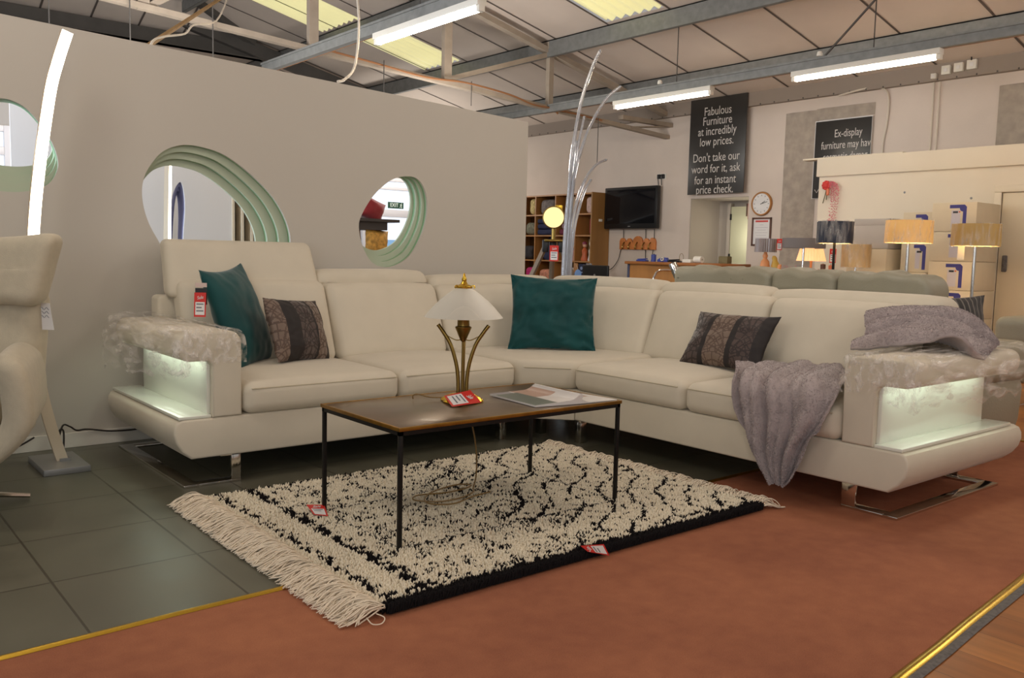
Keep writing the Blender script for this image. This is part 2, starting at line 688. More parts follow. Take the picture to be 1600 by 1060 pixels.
def strip(fy, x0, x1, w, name, m, dz=0.0, off=0.0):
    g = G()
    n = 40
    rows = []
    for i in range(n + 1):
        x = x0 + (x1 - x0) * i / n
        y = fy(x) + off
        wob = 0.0015 * math.sin(x * 9) + 0.001 * math.sin(x * 23)
        rows.append([(x, y - w / 2 + wob, 0.001), (x, y - w / 4 + wob, 0.006 + dz), (x, y + wob, 0.008 + dz), (x, y + w / 4 + wob, 0.006 + dz), (x, y + w / 2 + wob, 0.001)])
    g.grid(rows)
    return struct(g.build(name, m))


strip(yb, -4, 4.9, 0.032, 'trim_1', M['brass'])
strip(yc, -4, 6.2, 0.034, 'trim_2', M['brass'])
M['grit'] = mat('grey_edge_bar', (104, 100, 98), 0.7, 0.2, var=0.3, vscale=60)
strip(yc, -4, 6.2, 0.03, 'trim_3', M['grit'], dz=-0.004, off=-0.032)
struct(G().box(6.215, 6.255, 1.5, 6.5, 0.0, 0.007).build('trim_4', M['brass'], smooth=False))

# ---------------------------------------------------------------- back wall with doorway recess
g = G()
XW = 10.5
WZ = 3.62
g.box(XW, XW + 0.7, 8.6, 16, 0, WZ)
g.box(XW, XW + 0.7, 7.56, 8.6, 2.05, WZ)
g.box(XW, XW + 0.7, -9, 7.56, 0, WZ)
plain_origin(struct(g.build('wall_back', M['wall'], smooth=False)))
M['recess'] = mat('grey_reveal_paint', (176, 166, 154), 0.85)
g = G()
g.box(XW + 0.005, XW + 0.69, 8.588, 8.606, 0, 2.05)
g.box(XW + 0.005, XW + 0.69, 7.56, 8.6, 2.042, 2.056)
g.box(XW + 0.69, XW + 0.72, 7.5, 8.7, 0, 2.1)
struct(g.build('wall_recess', M['recess'], smooth=False))
M['doorgreen'] = mat('pale_green_door', (206, 204, 172), 0.5)
d1 = struct(G().box(XW + 0.60, XW + 0.64, 7.5, 8.30, 0, 1.95, 0.004).build('door_1', M['doorgreen']))
g = G()
for z in (0.5, 1.15, 1.75):
    g.box(XW + 0.585, XW + 0.60, 8.285, 8.31, z, z + 0.09)
g.build('door_hinge', M['blackplastic'], d1, smooth=False)
struct(G().box(XW + 0.59, XW + 0.68, 8.31, 8.36, 0, 2.0).build('trim_5', M['recess'], smooth=False))

dl_ = bpy.data.lights.new('doorway_fill', 'POINT')  # added fill without a fitting, brightens the door in the recess
dl_.energy = 5
dl_.color = (1.0, 0.96, 0.84)
dl_.shadow_soft_size = 0.0
do_ = bpy.data.objects.new('doorway_fill', dl_)
COL.objects.link(do_)
do_.location = (10.80, 7.85, 1.5)
# grey eaves band above the wall
struct(G().box(10.42, 10.5, -9, 16, 3.285, 3.66).build('trim_6', mat('grey_eaves_board', (150, 138, 128), 0.85), smooth=False))
g = G()
for k in range(46):
    y = 3.2 + k * 0.22
    g.box(10.41, 10.43, y, y + 0.012, 3.285 + 0.002, 3.305)
struct(g.build('trim_7', M['darksteel'], smooth=False))
# rough rendered pier, window-head and second infilled opening
g = G()
for (y0, y1, z0, z1) in [(6.52, 7.02, 0, 3.13), (5.75, 6.56, 2.99, 3.14)]:
    n1, n2 = max(4, int((y1 - y0) / 0.05)), int((z1 - z0) / 0.05)
    rows = []
    for i in range(n2 + 1):
        rr = []
        for j in range(n1 + 1):
            y = y0 + (y1 - y0) * j / n1
            z = z0 + (z1 - z0) * i / n2
            e = min(j, n1 - j, 2) / 2
            rr.append((XW - 0.004 - 0.02 * e - 0.012 * noise.noise(Vector((y * 6, z * 6, 1))), y, z))
        rows.append(rr)
    g.grid(rows)
struct(g.build('trim_8', M['pier']))
struct(G().box(XW - 0.02, XW + 0.01, 3.6, 4.3, 2.0, 3.15, 0.01).build('trim_9', M['pier']))

# ---------------------------------------------------------------- office front
g = G()
g.box(9.8, 9.9, -1, 3.05, 0, 2.2)
g.box(9.8, 9.9, 3.05, 3.92, 1.93, 2.2)
g.box(9.8, 9.9, 3.92, 6.04, 0, 2.2)
plain_origin(struct(g.build('wall_office', M['office'], smooth=False)))
struct(G().box(9.76, 9.9, -1, 6.06, 2.185, 2.40, 0.004).build('trim_10', M['office']))
struct(G().box(9.78, 9.92, 5.0, 6.27, 2.395, 2.415).build('trim_11', M['cream_trim'], smooth=False))
g = G()
g.box(9.775, 9.8, 3.91, 3.98, 0, 1.914, 0.004)
g.box(9.775, 9.8, 2.98, 3.98, 1.915, 1.985, 0.006)
g.box(9.775, 9.8, 2.98, 3.05, 0, 1.914, 0.004)
struct(g.build('trim_12', M['cream_trim']))
d2 = struct(G().box(9.80, 9.84, 3.06, 3.905, 0.005, 1.91, 0.003).build('door_2', mat('cream_door', (216, 202, 176), 0.5, var=0.02, vscale=2)))
g = G()
g.box(9.775, 9.80, 3.81, 3.86, 1.09, 1.26, 0.01)
g.box(9.77, 9.776, 3.825, 3.845, 1.12, 1.23, 0.002)
g.build('door_handle', M['grit'], d2)
g = G()
for (y, z) in [(4.954, 1.955), (4.219, 1.865)]:
    g.lathe([(0.0, -0.012), (0.014, 0.0), (0.0, 0.012)], (0, 0, 0), 8, fn=lambda a, b, c, y=y, z=z: (9.792 + c * 0.5, y + a, z + b))
struct(g.build('trim_13', M['steelgrey']))

# ---------------------------------------------------------------- roof: lining sheets, joints, purlins, trusses


def rz(x):
    return 3.68 + 0.225 * (9.5 - x)


def hz(y):
    return 4.42 + 0.4 * (14.0 - y)


g = G()
TH = 0.02
# translucent sheets are openings in the lining: list (x0,x1,y0,y1)
SKY = [(6.42, 7.92, 7.0, 7.93), (6.42, 7.92, 10.98, 11.95), (4.72, 6.32, 11.2, 12.3)]
xs = [-6, 1.0, 3.0, 4.72, 6.32, 6.42, 7.92, 10.55]
ys = [-9, 7.0, 7.93, 10.98, 11.2, 11.95, 12.3, 16.0]
ys = sorted(set(ys))
for i in range(len(xs) - 1):
    for j in range(len(ys) - 1):
        mx_, my_ = (xs[i] + xs[i + 1]) / 2, (ys[j] + ys[j + 1]) / 2
        if any(a < mx_ < b and c < my_ < d for a, b, c, d in SKY):
            continue
        x0, x1, y0, y1 = xs[i], xs[i + 1], ys[j], ys[j + 1]
        g.add([(x0, y0, rz(x0)), (x1, y0, rz(x1)), (x1, y1, rz(x1)), (x0, y1, rz(x0))], [(0, 3, 2, 1)])
# hipped end sheets
g.add([(-6, 14.02, hz(14.02)), (5.95, 14.02, hz(14.02)), (-1, 9.6, hz(9.6)), (-6, 9.6, hz(9.6))], [(0, 1, 2, 3)])
plain_origin(struct(g.build('ceiling', M['roof'], smooth=False)))
g = G()
yj = [8.93 - 0.985 * k for k in range(-6, 16)]
for y in yj:
    g.add([(1.0, y - 0.014, rz(1.0) - 0.006), (10.45, y - 0.014, rz(10.45) - 0.006), (10.45, y + 0.014, rz(10.45) - 0.006), (1.0, y + 0.014, rz(1.0) - 0.006)], [(0, 3, 2, 1)])
for k in range(9):
    x = 0.2 + 0.66 * k
    y1 = 14.0
    y0 = 14.0 - 4.4 * max(0.05, (5.95 - x) / 6.95)
    g.add([(x - 0.014, y0, hz(y0) - 0.006), (x + 0.014, y0, hz(y0) - 0.006), (x + 0.014, y1, hz(y1) - 0.006), (x - 0.014, y1, hz(y1) - 0.006)], [(0, 1, 2, 3)])
struct(g.build('trim_14', M['joint'], smooth=False))

# translucent corrugated sheets
M['skylight'] = mat('yellowed_skylight', (214, 210, 160), 0.6, emit=(224, 218, 170), estr=0.22)
_nt = M['skylight'].node_tree
_tr = _nt.nodes.new('ShaderNodeBsdfTranslucent')
_tr.inputs[0].default_value = lin(236, 230, 180)
_mx = _nt.nodes.new('ShaderNodeAddShader')
_nt.links.new(_nt.nodes['Principled BSDF'].outputs[0], _mx.inputs[0])
_nt.links.new(_tr.outputs[0], _mx.inputs[1])
_nt.links.new(_mx.outputs[0], _nt.nodes['Material Output'].inputs[0])
for i, (a, b, c, d) in enumerate(SKY):
    g = G()
    n = 44
    rows = []
    for q in range(13):
        x = a + (b - a) * q / 12
        rows.append([(x, c + (d - c) * k / n, rz(x) + 0.02 + 0.022 * math.cos(2 * PI * (d - c) / 0.15 * k / n)) for k in range(n + 1)])
    g.grid(rows)
    struct(g.build('window_%d' % (i + 1), M['skylight']))

# purlins run along Y


def purlin(x, z0, z1, y0, y1, name, m=None):
    g = G()
    z1 = rz(x) - 0.004
    g.box(x - 0.03, x + 0.03, y0, y1, z0, z0 + 0.012)
    g.box(x - 0.032, x - 0.024, y0, y1, z0, z1)
    g.box(x - 0.032, x + 0.05, y0, y1, z1 - 0.012, z1)
    g.box(x + 0.024, x + 0.03, y0, y1, z0, z0 + 0.03)
    return struct(g.build(name, m or M['galv'], smooth=False))


purlin(9.55, 3.50, 3.68, -8, 16, 'trim_15')
purlin(8.0, 3.80, 3.96, -8, 16, 'trim_16')
purlin(6.37, 4.16, 4.32, -8, 16, 'trim_17')
purlin(4.6, 4.56, 4.74, -8, 13.3, 'trim_18')
purlin(2.9, 4.94, 5.1, -8, 12.2, 'trim_19')
# hanging trunking that carries the battens
for i, x in enumerate((8.02, 4.12)):
    g = G()
    g.box(x - 0.03, x + 0.03, -8, 16 if i == 0 else 9.4, 3.075, 3.165)
    g.box(x - 0.045, x + 0.045, -8, 16 if i == 0 else 9.4, 3.155, 3.175)
    struct(g.build('trim_%d' % (20 + i), M['galv'], smooth=False))
    g = G()
    g.tube([(x + 0.04, -8, 3.085), (x + 0.04, 9.2, 3.085)], 0.012, 6)
    struct(g.build('trim_%d' % (22 + i), M['rust']))

# the truss across the hall at y = 9.1
g = G()
YT = 9.1


def bar(g, p, q, w, h, mi=0):
    """flat-sided bar in the XZ plane at given y"""
    p = Vector(p)
    q = Vector(q)
    t = (q - p).normalized()
    n = Vector((-t.z, 0, t.x))
    V = []
    for a in (p, q):
        for sy in (-1, 1):
            for sn in (-1, 1):
                V.append(tuple(a + Vector((0, sy * w / 2, 0)) + n * sn * h / 2))
    g.add(V, [(0, 1, 3, 2), (4, 6, 7, 5), (0, 4, 5, 1), (2, 3, 7, 6), (0, 2, 6, 4), (1, 5, 7, 3)], mi)


def tz(x):
    return 3.88 + 0.228 * (8.04 - x)


def bz(x):
    return 3.30 - 0.05 * (x - 5.4) if x < 6.4 else 3.25 - 0.062 * (x - 6.4)


bar(g, (-2, YT, bz(-2) + 0.1), (4.6, YT, bz(4.6)), 0.09, 0.055)
bar(g, (4.6, YT, bz(4.6)), (10.5, YT, bz(10.5)), 0.09, 0.055)
bar(g, (1.0, YT, tz(1.0)), (10.5, YT, tz(10.5)), 0.1, 0.07)
for x in (2.75, 4.55, 6.35, 8.05):
    bar(g, (x, YT, bz(x)), (x, YT, tz(x)), 0.07, 0.11 if x < 8 else 0.08)
bar(g, (8.05, YT, tz(8.05) - 0.02), (6.38, YT, bz(6.38) + 0.04), 0.05, 0.06)
bar(g, (6.35, YT, tz(6.35) - 0.02), (4.6, YT, bz(4.6) + 0.04), 0.05, 0.06)
bar(g, (4.55, YT, tz(4.55) - 0.02), (2.8, YT, bz(2.8) + 0.04), 0.05, 0.06)
bar(g, (9.6, YT, bz(9.6)), (10.5, YT, 3.16), 0.12, 0.02)
struct(g.build('trim_24', M['truss'], smooth=False))
g = G()
for x in (8.0, 9.6):
    g.box(x - 0.035, x + 0.035, YT - 0.06, YT + 0.05, tz(x) + 0.02, rz(x) - 0.02)
g.box(9.4, 10.5, YT - 0.10, YT - 0.0, 3.14, 3.20)
struct(g.build('trim_25', M['truss'], smooth=False))
g = G()
cp = [(4.7, YT - 0.07, bz(4.7) + 0.02), (5.3, YT - 0.08, bz(5.3) - 0.0), (6.0, YT - 0.07, bz(6.0) - 0.02), (6.6, YT - 0.07, bz(6.6) + 0.03), (7.3, YT - 0.07, bz(7.3) + 0.02), (7.7, YT - 0.07, bz(7.7) - 0.03), (8.05, YT - 0.07, bz(8.05) - 0.02), (8.15, YT - 0.07, bz(8.15) - 0.07), (8.2, YT - 0.07, bz(8.2) - 0.02), (9.0, YT - 0.07, bz(9.0) - 0.01)]
g.tube(spline(cp, 5), 0.012, 6)
struct(g.build('trim_26', M['rust']))
# far gable: dark beam, hip rafter and end rafters
g = G()
g.box(-6, 6.1, 13.9, 14.05, 4.20, 4.40)
g.box(-6, 6.1, 13.86, 14.05, 4.20, 4.22)
bar(g, (2.0, 13.85, rz(2.0) - 0.16), (10.5, 13.85, rz(10.5) - 0.16), 0.12, 0.2)
struct(g.build('trim_27', M['darksteel'], smooth=False))
g = G()
g.tube([(5.9, 13.85, rz(5.9) - 0.06), (-1, 9.6, hz(9.6) - 0.06)], 0.075, 4, up=(0, 0, 1))
struct(g.build('trim_28', M['darksteel'], smooth=False))
plain_origin(struct(G().box(-8, 10.6, 15.9, 16.0, 0, 6).build('wall_far', M['wall'], smooth=False)))
# thin hangers and wires
g = G()
for (x, y, z0, z1) in [(8.02, 6.85, 3.17, rz(8.02)), (8.02, 4.45, 3.17, rz(8.02)), (4.12, 6.3, 3.17, rz(4.12)), (6.7, 9.05, 3.0, 3.3), (5.4, 9.0, 2.9, 3.35), (1.9, 9.0, 2.6, 4.6), (2.6, 9.0, 2.6, 4.4), (3.4, 9.0, 2.6, 4.2), (8.9, 9.0, 2.45, 3.1)]:
    g.tube([(x, y, z0), (x, y, z1)], 0.006, 5)
g.tube([(7.9, 3.9, rz(7.9) - 0.01), (7.99, 4.95, 3.17)], 0.012, 5)
struct(g.build('trim_29', M['darksteel']))

# ---------------------------------------------------------------- battens (fluorescent fittings)


def batten(x, y0, y1, label):
    t = thing('batten_light', label, 'ceiling light', (x, (y0 + y1) / 2, 2.99), 'fluorescent battens under the roof')
    G().box(x - 0.045, x + 0.045, y0, y1, 3.02, 3.075, 0.006).build('batten_body', M['white'], t)
    g = G()
    g.tube([(x, y0 + 0.05, 2.995), (x, y1 - 0.05, 2.995)], 0.020, 12)
    g.build('tube', M['tube'], t)
    for y in (y0 + 0.02, y1 - 0.02):
        G().box(x - 0.03, x + 0.03, y - 0.02, y + 0.02, 2.975, 3.03, 0.006).build('lamp_holder', M['white'], t)
    for y in (y0 + 0.3, y1 - 0.3):
        G().box(x - 0.015, x + 0.015, y - 0.015, y + 0.015, 3.07, 3.085).build('bracket', M['steelgrey'], t, smooth=False)
    return t


batten(4.12, 5.45, 7.0, 'fluorescent batten nearest the camera, above the white display wall')
batten(8.02, 6.33, 7.83, 'fluorescent batten above the tall Fabulous Furniture sign')
batten(8.02, 3.80, 5.31, 'fluorescent batten above the cream office front and cartons')
for (y, z) in ((7.0 - 0.25, 3.2), (4.35, 3.2), (4.95, 3.19), (6.3, 3.2)):
    pass
g = G()
for (x, y) in ((8.0, 4.98), (8.0, 7.05), (4.1, 5.9)):
    g.lathe([(0.028, 0), (0.03, 0.02), (0.022, 0.045), (0.0, 0.05)], (x - 0.04, y, 3.175), 10)
struct(g.build('trim_30', M['white']))
# cable over the display wall, timber pole and its flex
g = G()
g.tube(spline([(3.86, 6.89, 3.35), (3.80, 6.75, 3.1), (3.68, 6.55, 2.83), (3.45, 6.2, 2.56), (3.15, 5.8, 2.38), (2.87, 5.37, 2.27)], 6), 0.010, 8)
tag(g.build('hanging_cable', M['cable_white']), 'white cable drooping from the roof down onto the display wall top', 'cable')
g = G()
g.tube([(1.60, 5.42, 2.26), (3.45, 8.9, 3.64)], 0.017, 6)
tag(g.build('timber_pole', mat('brown_timber', (150, 116, 66), 0.6, var=0.15, vscale=9)), 'brown timber pole sloping up to the roof from the display wall', 'pole')
g = G()
g.tube(spline([(1.66, 5.42, 2.24), (1.69, 5.42, 2.34), (1.90, 5.86, 2.48), (2.15, 6.2, 2.60), (2.3, 6.45, 2.73), (2.75, 7.2, 2.98), (3.4, 8.6, 3.58)], 5), 0.007, 6)
tag(g.build('white_flex', M['cable_white']), 'thin white flex looped along the brown timber pole', 'cable')

# ================================================================= display wall with three layered portholes
YP = 5.36
H1 = closed_spline([(1.598, 1.464), (1.61, 1.539), (1.64, 1.607), (1.707, 1.694), (1.781, 1.738), (1.864, 1.757), (1.972, 1.749), (2.09, 1.717), (2.232, 1.631), (2.38, 1.505), (2.467, 1.388), (2.515, 1.275), (2.524, 1.172), (2.49, 1.05), (2.40, .95), (2.25, .88), (2.05, .90), (1.88, .99), (1.74, 1.10), (1.681, 1.193), (1.635, 1.281), (1.607, 1.373)], 4)
H2 = closed_spline([(3.028, 1.315), (3.053, 1.403), (3.127, 1.516), (3.213, 1.601), (3.306, 1.661), (3.412, 1.686), (3.493, 1.678), (3.554, 1.624), (3.589, 1.52), (3.58, 1.382), (3.527, 1.242), (3.446, 1.125), (3.34, 1.059), (3.234, 1.04), (3.131, 1.075), (3.059, 1.184)], 4)
H3 = closed_spline([(0.89, 1.905), (0.945, 1.900), (1.009, 1.868), (1.069, 1.80), (1.129, 1.704), (1.158, 1.61), (1.15, 1.541), (1.108, 1.475), (1.028, 1.436), (0.936, 1.420), (0.82, 1.43), (0.70, 1.48), (0.62, 1.58), (0.61, 1.70), (0.67, 1.82), (0.78, 1.89)], 4)
me = plate_with_holes([(-2.6, 0.0), (4.53, 0.0), (4.53, 2.190), (-2.6, 2.485)], [H1, H2, H3], YP, YP + 0.018)
me.materials.append(M['partition'])
struct(link('wall_display', me, None, smooth=False))
struct(G().box(-2.6, 4.53, YP - 0.012, YP, 0, 0.085, 0.003).build('baseboard_display', M['white'], smooth=False))


def porthole(H, anchor, sx, sz, label, n=3, dy=0.038, y0=YP + 0.02, m='mint', nm='porthole_frame'):
    H = [tuple(p) for p in H]
    xs_ = [p[0] for p in H]
    zs_ = [p[1] for p in H]
    t = thing(nm, label, 'porthole', ((min(xs_) + max(xs_)) / 2, y0, min(zs_) - 0.05))
    for k in range(1, n + 1):
        a = k / n
        fx, fz = 1 + (sx - 1) * a, 1 + (sz - 1) * a
        hole = [(anchor[0] + (p[0] - anchor[0]) * fx, anchor[1] + (p[1] - anchor[1]) * fz) for p in H]
        e = 0.06
        outer = [(min(xs_) - e, min(zs_) - e), (max(xs_) + e, min(zs_) - e), (max(xs_) + e, max(zs_) + e), (min(xs_) - e, max(zs_) + e)]
        ya = y0 + (k - 1) * dy + dy * 0.5
        me = plate_with_holes(outer, [hole], ya, ya + 0.018)
        me.materials.append(M[m])
        link('layer', me, t, smooth=False)
        # spacer ring closing the step behind the previous sheet
        prev = [(anchor[0] + (p[0] - anchor[0]) * (1 + (sx - 1) * (k - 1) / n), anchor[1] + (p[1] - anchor[1]) * (1 + (sz - 1) * (k - 1) / n)) for p in H]
        g = G()
        yb0 = y0 if k == 1 else ya - dy + 0.018
        L = len(prev)
        V = [(p[0], yb0 - 0.002, p[1]) for p in prev] + [(p[0], ya + 0.001, p[1]) for p in prev]
        g.add(V, [(i, (i + 1) % L, L + (i + 1) % L, L + i) for i in range(L)])
        g.build('step_edge', M['mint_edge'] if m == 'mint' else M[m], t)
    return t


porthole(H1, (1.58, 1.16), 0.80, 0.80, 'large egg-shaped porthole with stepped mint green layers behind the raised headrest')
porthole(H2, (3.10, 1.69), 0.86, 0.82, 'small egg-shaped porthole with mint green steps showing a window and EXIT sign')
porthole(H3, (1.13, 1.90), 0.86, 0.70, 'cut-off porthole behind the glowing strip floor lamp, mint green steps below')

# ---- bay behind the display wall
M['bay'] = mat('white_bay_board', (226, 224, 224), 0.7)
M['bluegrey'] = mat('blue_grey_steps', (160, 162, 200), 0.7)
H4 = closed_spline([(2.258, 1.217), (2.29, 1.42), (2.325, 1.575), (2.376, 1.653), (2.403, 1.58), (2.411, 1.45), (2.40, 1.30), (2.388, 1.15), (2.35, 1.0), (2.29, .95), (2.25, 1.04)], 4)
me = plate_with_holes([(1.215, 0), (2.785, 0), (2.785, 2.3), (1.215, 2.3)], [H4], 7.0, 7.018)
me.materials.append(M['bay'])
struct(link('wall_bay', me, None, smooth=False))
porthole(H4, (2.411, 1.0), 0.36, 0.86, 'narrow porthole with blue grey steps on the white board seen through the large porthole', n=3, dy=0.05, y0=7.02, m='bluegrey')
t = thing('slatted_screen', 'cream fins with dark gaps at the end of the white board, through the large porthole', 'screen', (2.93, 7.06, 0))
for x in (2.795, 2.872, 2.952, 3.03):
    G().box(x - 0.008, x + 0.012, 6.99, 7.12, 0, 2.2).build('fin', M['cream_trim'], t, smooth=False)
G().box(2.79, 3.1, 7.12, 7.13, 0, 2.2).build('backing', mat('dark_backing', (66, 64, 74), 0.8), t, smooth=False)
plain_origin(struct(G().box(-2.5, 5.50, 9.7, 9.8, 0, 2.8).box(6.40, 7.6, 9.7, 9.8, 0, 2.8).box(5.50, 6.40, 9.7, 9.8, 2.07, 2.8).box(5.50, 6.40, 9.7, 9.8, 0, 0.9).build('wall_rear', mat('rear_wall_paint', (150, 146, 142), 0.8), smooth=False)))
M['sky_pane'] = emat('daylit_glass', (236, 244, 255), 1.35)
M['sky_low'] = emat('daylit_view', (150, 190, 230), 0.9)
M['upvc'] = mat('grey_white_upvc', (196, 194, 198), 0.45)
wf = G()
for (a, b, c, d) in [(5.58, 6.27, 2.03, 2.08), (5.58, 6.27, 1.925, 1.965), (5.58, 6.27, 1.585, 1.68), (5.58, 6.27, 0.9, 0.96), (5.50, 5.58, 0.9, 2.08), (6.27, 6.42, 0.9, 2.08)]:
    wf.box(a, b, 9.64, 9.70, c, d, 0.006)
wf.box(6.20, 6.27, 9.65, 9.70, 0.96, 1.585)
w4 = struct(wf.build('window_4', M['upvc']))
G().box(5.58, 6.27, 9.69, 9.70, 1.30, 2.04).build('pane', M['sky_pane'], w4, smooth=False)
G().box(5.58, 6.27, 9.69, 9.70, 0.96, 1.30).build('pane', M['sky_low'], w4, smooth=False)
wf = G()
for (a, b, c, d) in [(0.66, 1.62, 2.2, 2.26), (0.66, 1.62, 1.98, 2.06), (0.66, 1.62, 1.1, 1.16), (0.6, 0.66, 1.1, 2.26), (1.62, 1.72, 1.1, 2.26)]:
    wf.box(a, b, 9.64, 9.70, c, d, 0.006)
w5 = struct(wf.build('window_5', M['upvc']))
G().box(0.66, 1.62, 9.685, 9.695, 1.16, 2.2).build('pane', M['sky_pane'], w5, smooth=False)
ex = thing('exit_sign', 'dark green EXIT sign with running figure on the window through the small porthole', 'sign', (5.965, 9.63, 1.695))
G().box(5.85, 6.08, 9.622, 9.628, 1.695, 1.775).build('sign_panel', mat('sign_green', (22, 60, 44), 0.5), ex, smooth=False)
M['signwhite'] = mat('sign_white', (214, 226, 216), 0.5)
text_mesh('EXIT', 0.068, frame_mtx((5.94, 9.619, 1.736), (1, 0, 0), (0, 0, 1)), M['signwhite'], 'lettering', ex)
g = G()
g.tube([(6.045, 9.619, 1.752), (6.038, 9.619, 1.732)], 0.005, 5)
g.tube([(6.038, 9.619, 1.732), (6.05, 9.619, 1.718), (6.045, 9.619, 1.705)], 0.003, 5)
g.tube([(6.038, 9.619, 1.732), (6.03, 9.619, 1.715), (6.02, 9.619, 1.712)], 0.003, 5)
g.tube([(6.025, 9.619, 1.745), (6.042, 9.619, 1.748), (6.055, 9.619, 1.737)], 0.003, 5)
g.lathe([(0, -0.006), (0.006, 0), (0, 0.006)], (6.05, 9.619, 1.763), 8)
g.build('running_figure', M['signwhite'], ex)
# shelf with cushions seen through the small porthole
sh = thing('display_shelf', 'dark shelf unit holding the red and gold cushions behind the small porthole', 'shelf', (4.65, 8.1, 0))
M['shelfdark'] = mat('charcoal_shelf', (62, 56, 54), 0.5)
G().box(4.2, 4.98, 7.95, 8.3, 1.455, 1.485).build('shelf_board', M['shelfdark'], sh, smooth=False)
G().box(4.2, 4.86, 8.0, 8.3, 1.37, 1.455).build('apron', M['shelfdark'], sh, smooth=False)
G().box(4.2, 4.95, 7.95, 8.3, 1.06, 1.09).build('shelf_board', M['shelfdark'], sh, smooth=False)
for x in (4.22, 4.60):
    G().box(x - 0.02, x + 0.02, 8.24, 8.28, 0, 1.46).build('upright', M['shelfdark'], sh, smooth=False)


def cushion(name, w, h, t, c, right, up, mats, label, cat='cushion', group=None, nu=36, nv=36, pick=None, wr=0.006, ear=0.07, seed=0, piping=None):
    """soft square cushion with pinched corners; centre c, width along right, height along up"""
    R_ = Vector(right).normalized()
    U_ = Vector(up)
    U_ = (U_ - R_ * U_.dot(R_)).normalized()
    N_ = R_.cross(U_)
    C_ = Vector(c)
    V = []
    F = []
    MI = []
    us = [math.sin(PI / 2 * (2 * i / nu - 1)) * 0.45 + 0.55 * (2 * i / nu - 1) for i in range(nu + 1)]
    vs = [math.sin(PI / 2 * (2 * j / nv - 1)) * 0.45 + 0.55 * (2 * j / nv - 1) for j in range(nv + 1)]
    idx = {}

    def vert(i, j, s):
        edge = i in (0, nu) or j in (0, nv)
        k = (i, j, 0 if edge else s)
        if k in idx:
            return idx[k]
        u, v = us[i], vs[j]
        px = w / 2 * u * (1 - ear * (1 - v * v) * abs(u) ** 1.5)
        py = h / 2 * v * (1 - ear * (1 - u * u) * abs(v) ** 1.5)
        th = t / 2 * (max(0.0, (1 - u ** 4) * (1 - v ** 4))) ** 0.62 * (0.72 + 0.28 * (1 - u * u) * (1 - v * v))
        q = Vector((u * 2.3 + seed * 3.1, v * 2.3, s * 2.0 + seed))
        d = wr * (noise.noise(q) * 1.5 + 0.7 * noise.noise(q * 2.7))
        rad = abs(u) * abs(v)
        d += wr * 0.35 * rad * math.sin(9 * math.atan2(1.05 - abs(u), 1.05 - abs(v))) * (0 if edge else 1)
        p = C_ + R_ * px + U_ * py + N_ * (s * (th + (d if not edge else 0)))
        idx[k] = len(V)
        V.append(tuple(p))
        return idx[k]
    for s in (1, -1):
        for i in range(nu):
            for j in range(nv):
                q = (vert(i, j, s), vert(i + 1, j, s), vert(i + 1, j + 1, s), vert(i, j + 1, s))
                F.append(q if s > 0 else tuple(reversed(q)))
                MI.append(pick((us[i] + us[i + 1]) / 2, (vs[j] + vs[j + 1]) / 2) if pick else 0)
    g = G()
    g.v, g.f, g.m = V, F, MI
    o = g.build(name, mats, None, angle=70)
    tag(o, label, cat, group)
    return o


M['redvelvet'] = mat('crimson_velvet', (142, 34, 42), 0.8, sheen=0.6)
M['gold'] = mat('gold_brocade', (196, 148, 66), 0.6, var=0.4, vscale=26)
M['pinkwhite'] = mat('pale_pink_cloth', (214, 192, 184), 0.8)
M['rustcl'] = mat('rust_cloth', (134, 84, 44), 0.8, var=0.3, vscale=20)
cushion('scatter_cushion', 0.34, 0.24, 0.14, (4.735, 8.12, 1.585), (1, .2, -0.36), (0.3, 0, 1), M['redvelvet'], 'crimson cushion tilted on top of the charcoal shelf behind the small porthole', nu=14, nv=14)
cushion('scatter_cushion', 0.22, 0.22, 0.10, (4.58, 8.18, 1.585), (1, -.2, 0), (0, .2, 1), M['pinkwhite'], 'pale pink cushion beside the crimson one on the charcoal shelf', nu=14, nv=14)
cushion('scatter_cushion', 0.30, 0.30, 0.10, (4.76, 8.05, 1.24), (1, 0.1, -0.15), (0.15, .2, 1), M['gold'], 'gold patterned cushion on the lower charcoal shelf behind the small porthole', nu=14, nv=14)
cushion('scatter_cushion', 0.26, 0.30, 0.10, (4.50, 8.12, 1.24), (1, 0.1, 0), (0, .2, 1), M['rustcl'], 'rust brown cushion left of the gold patterned one on the lower charcoal shelf', nu=14, nv=14)

# ================================================================= strip floor lamps


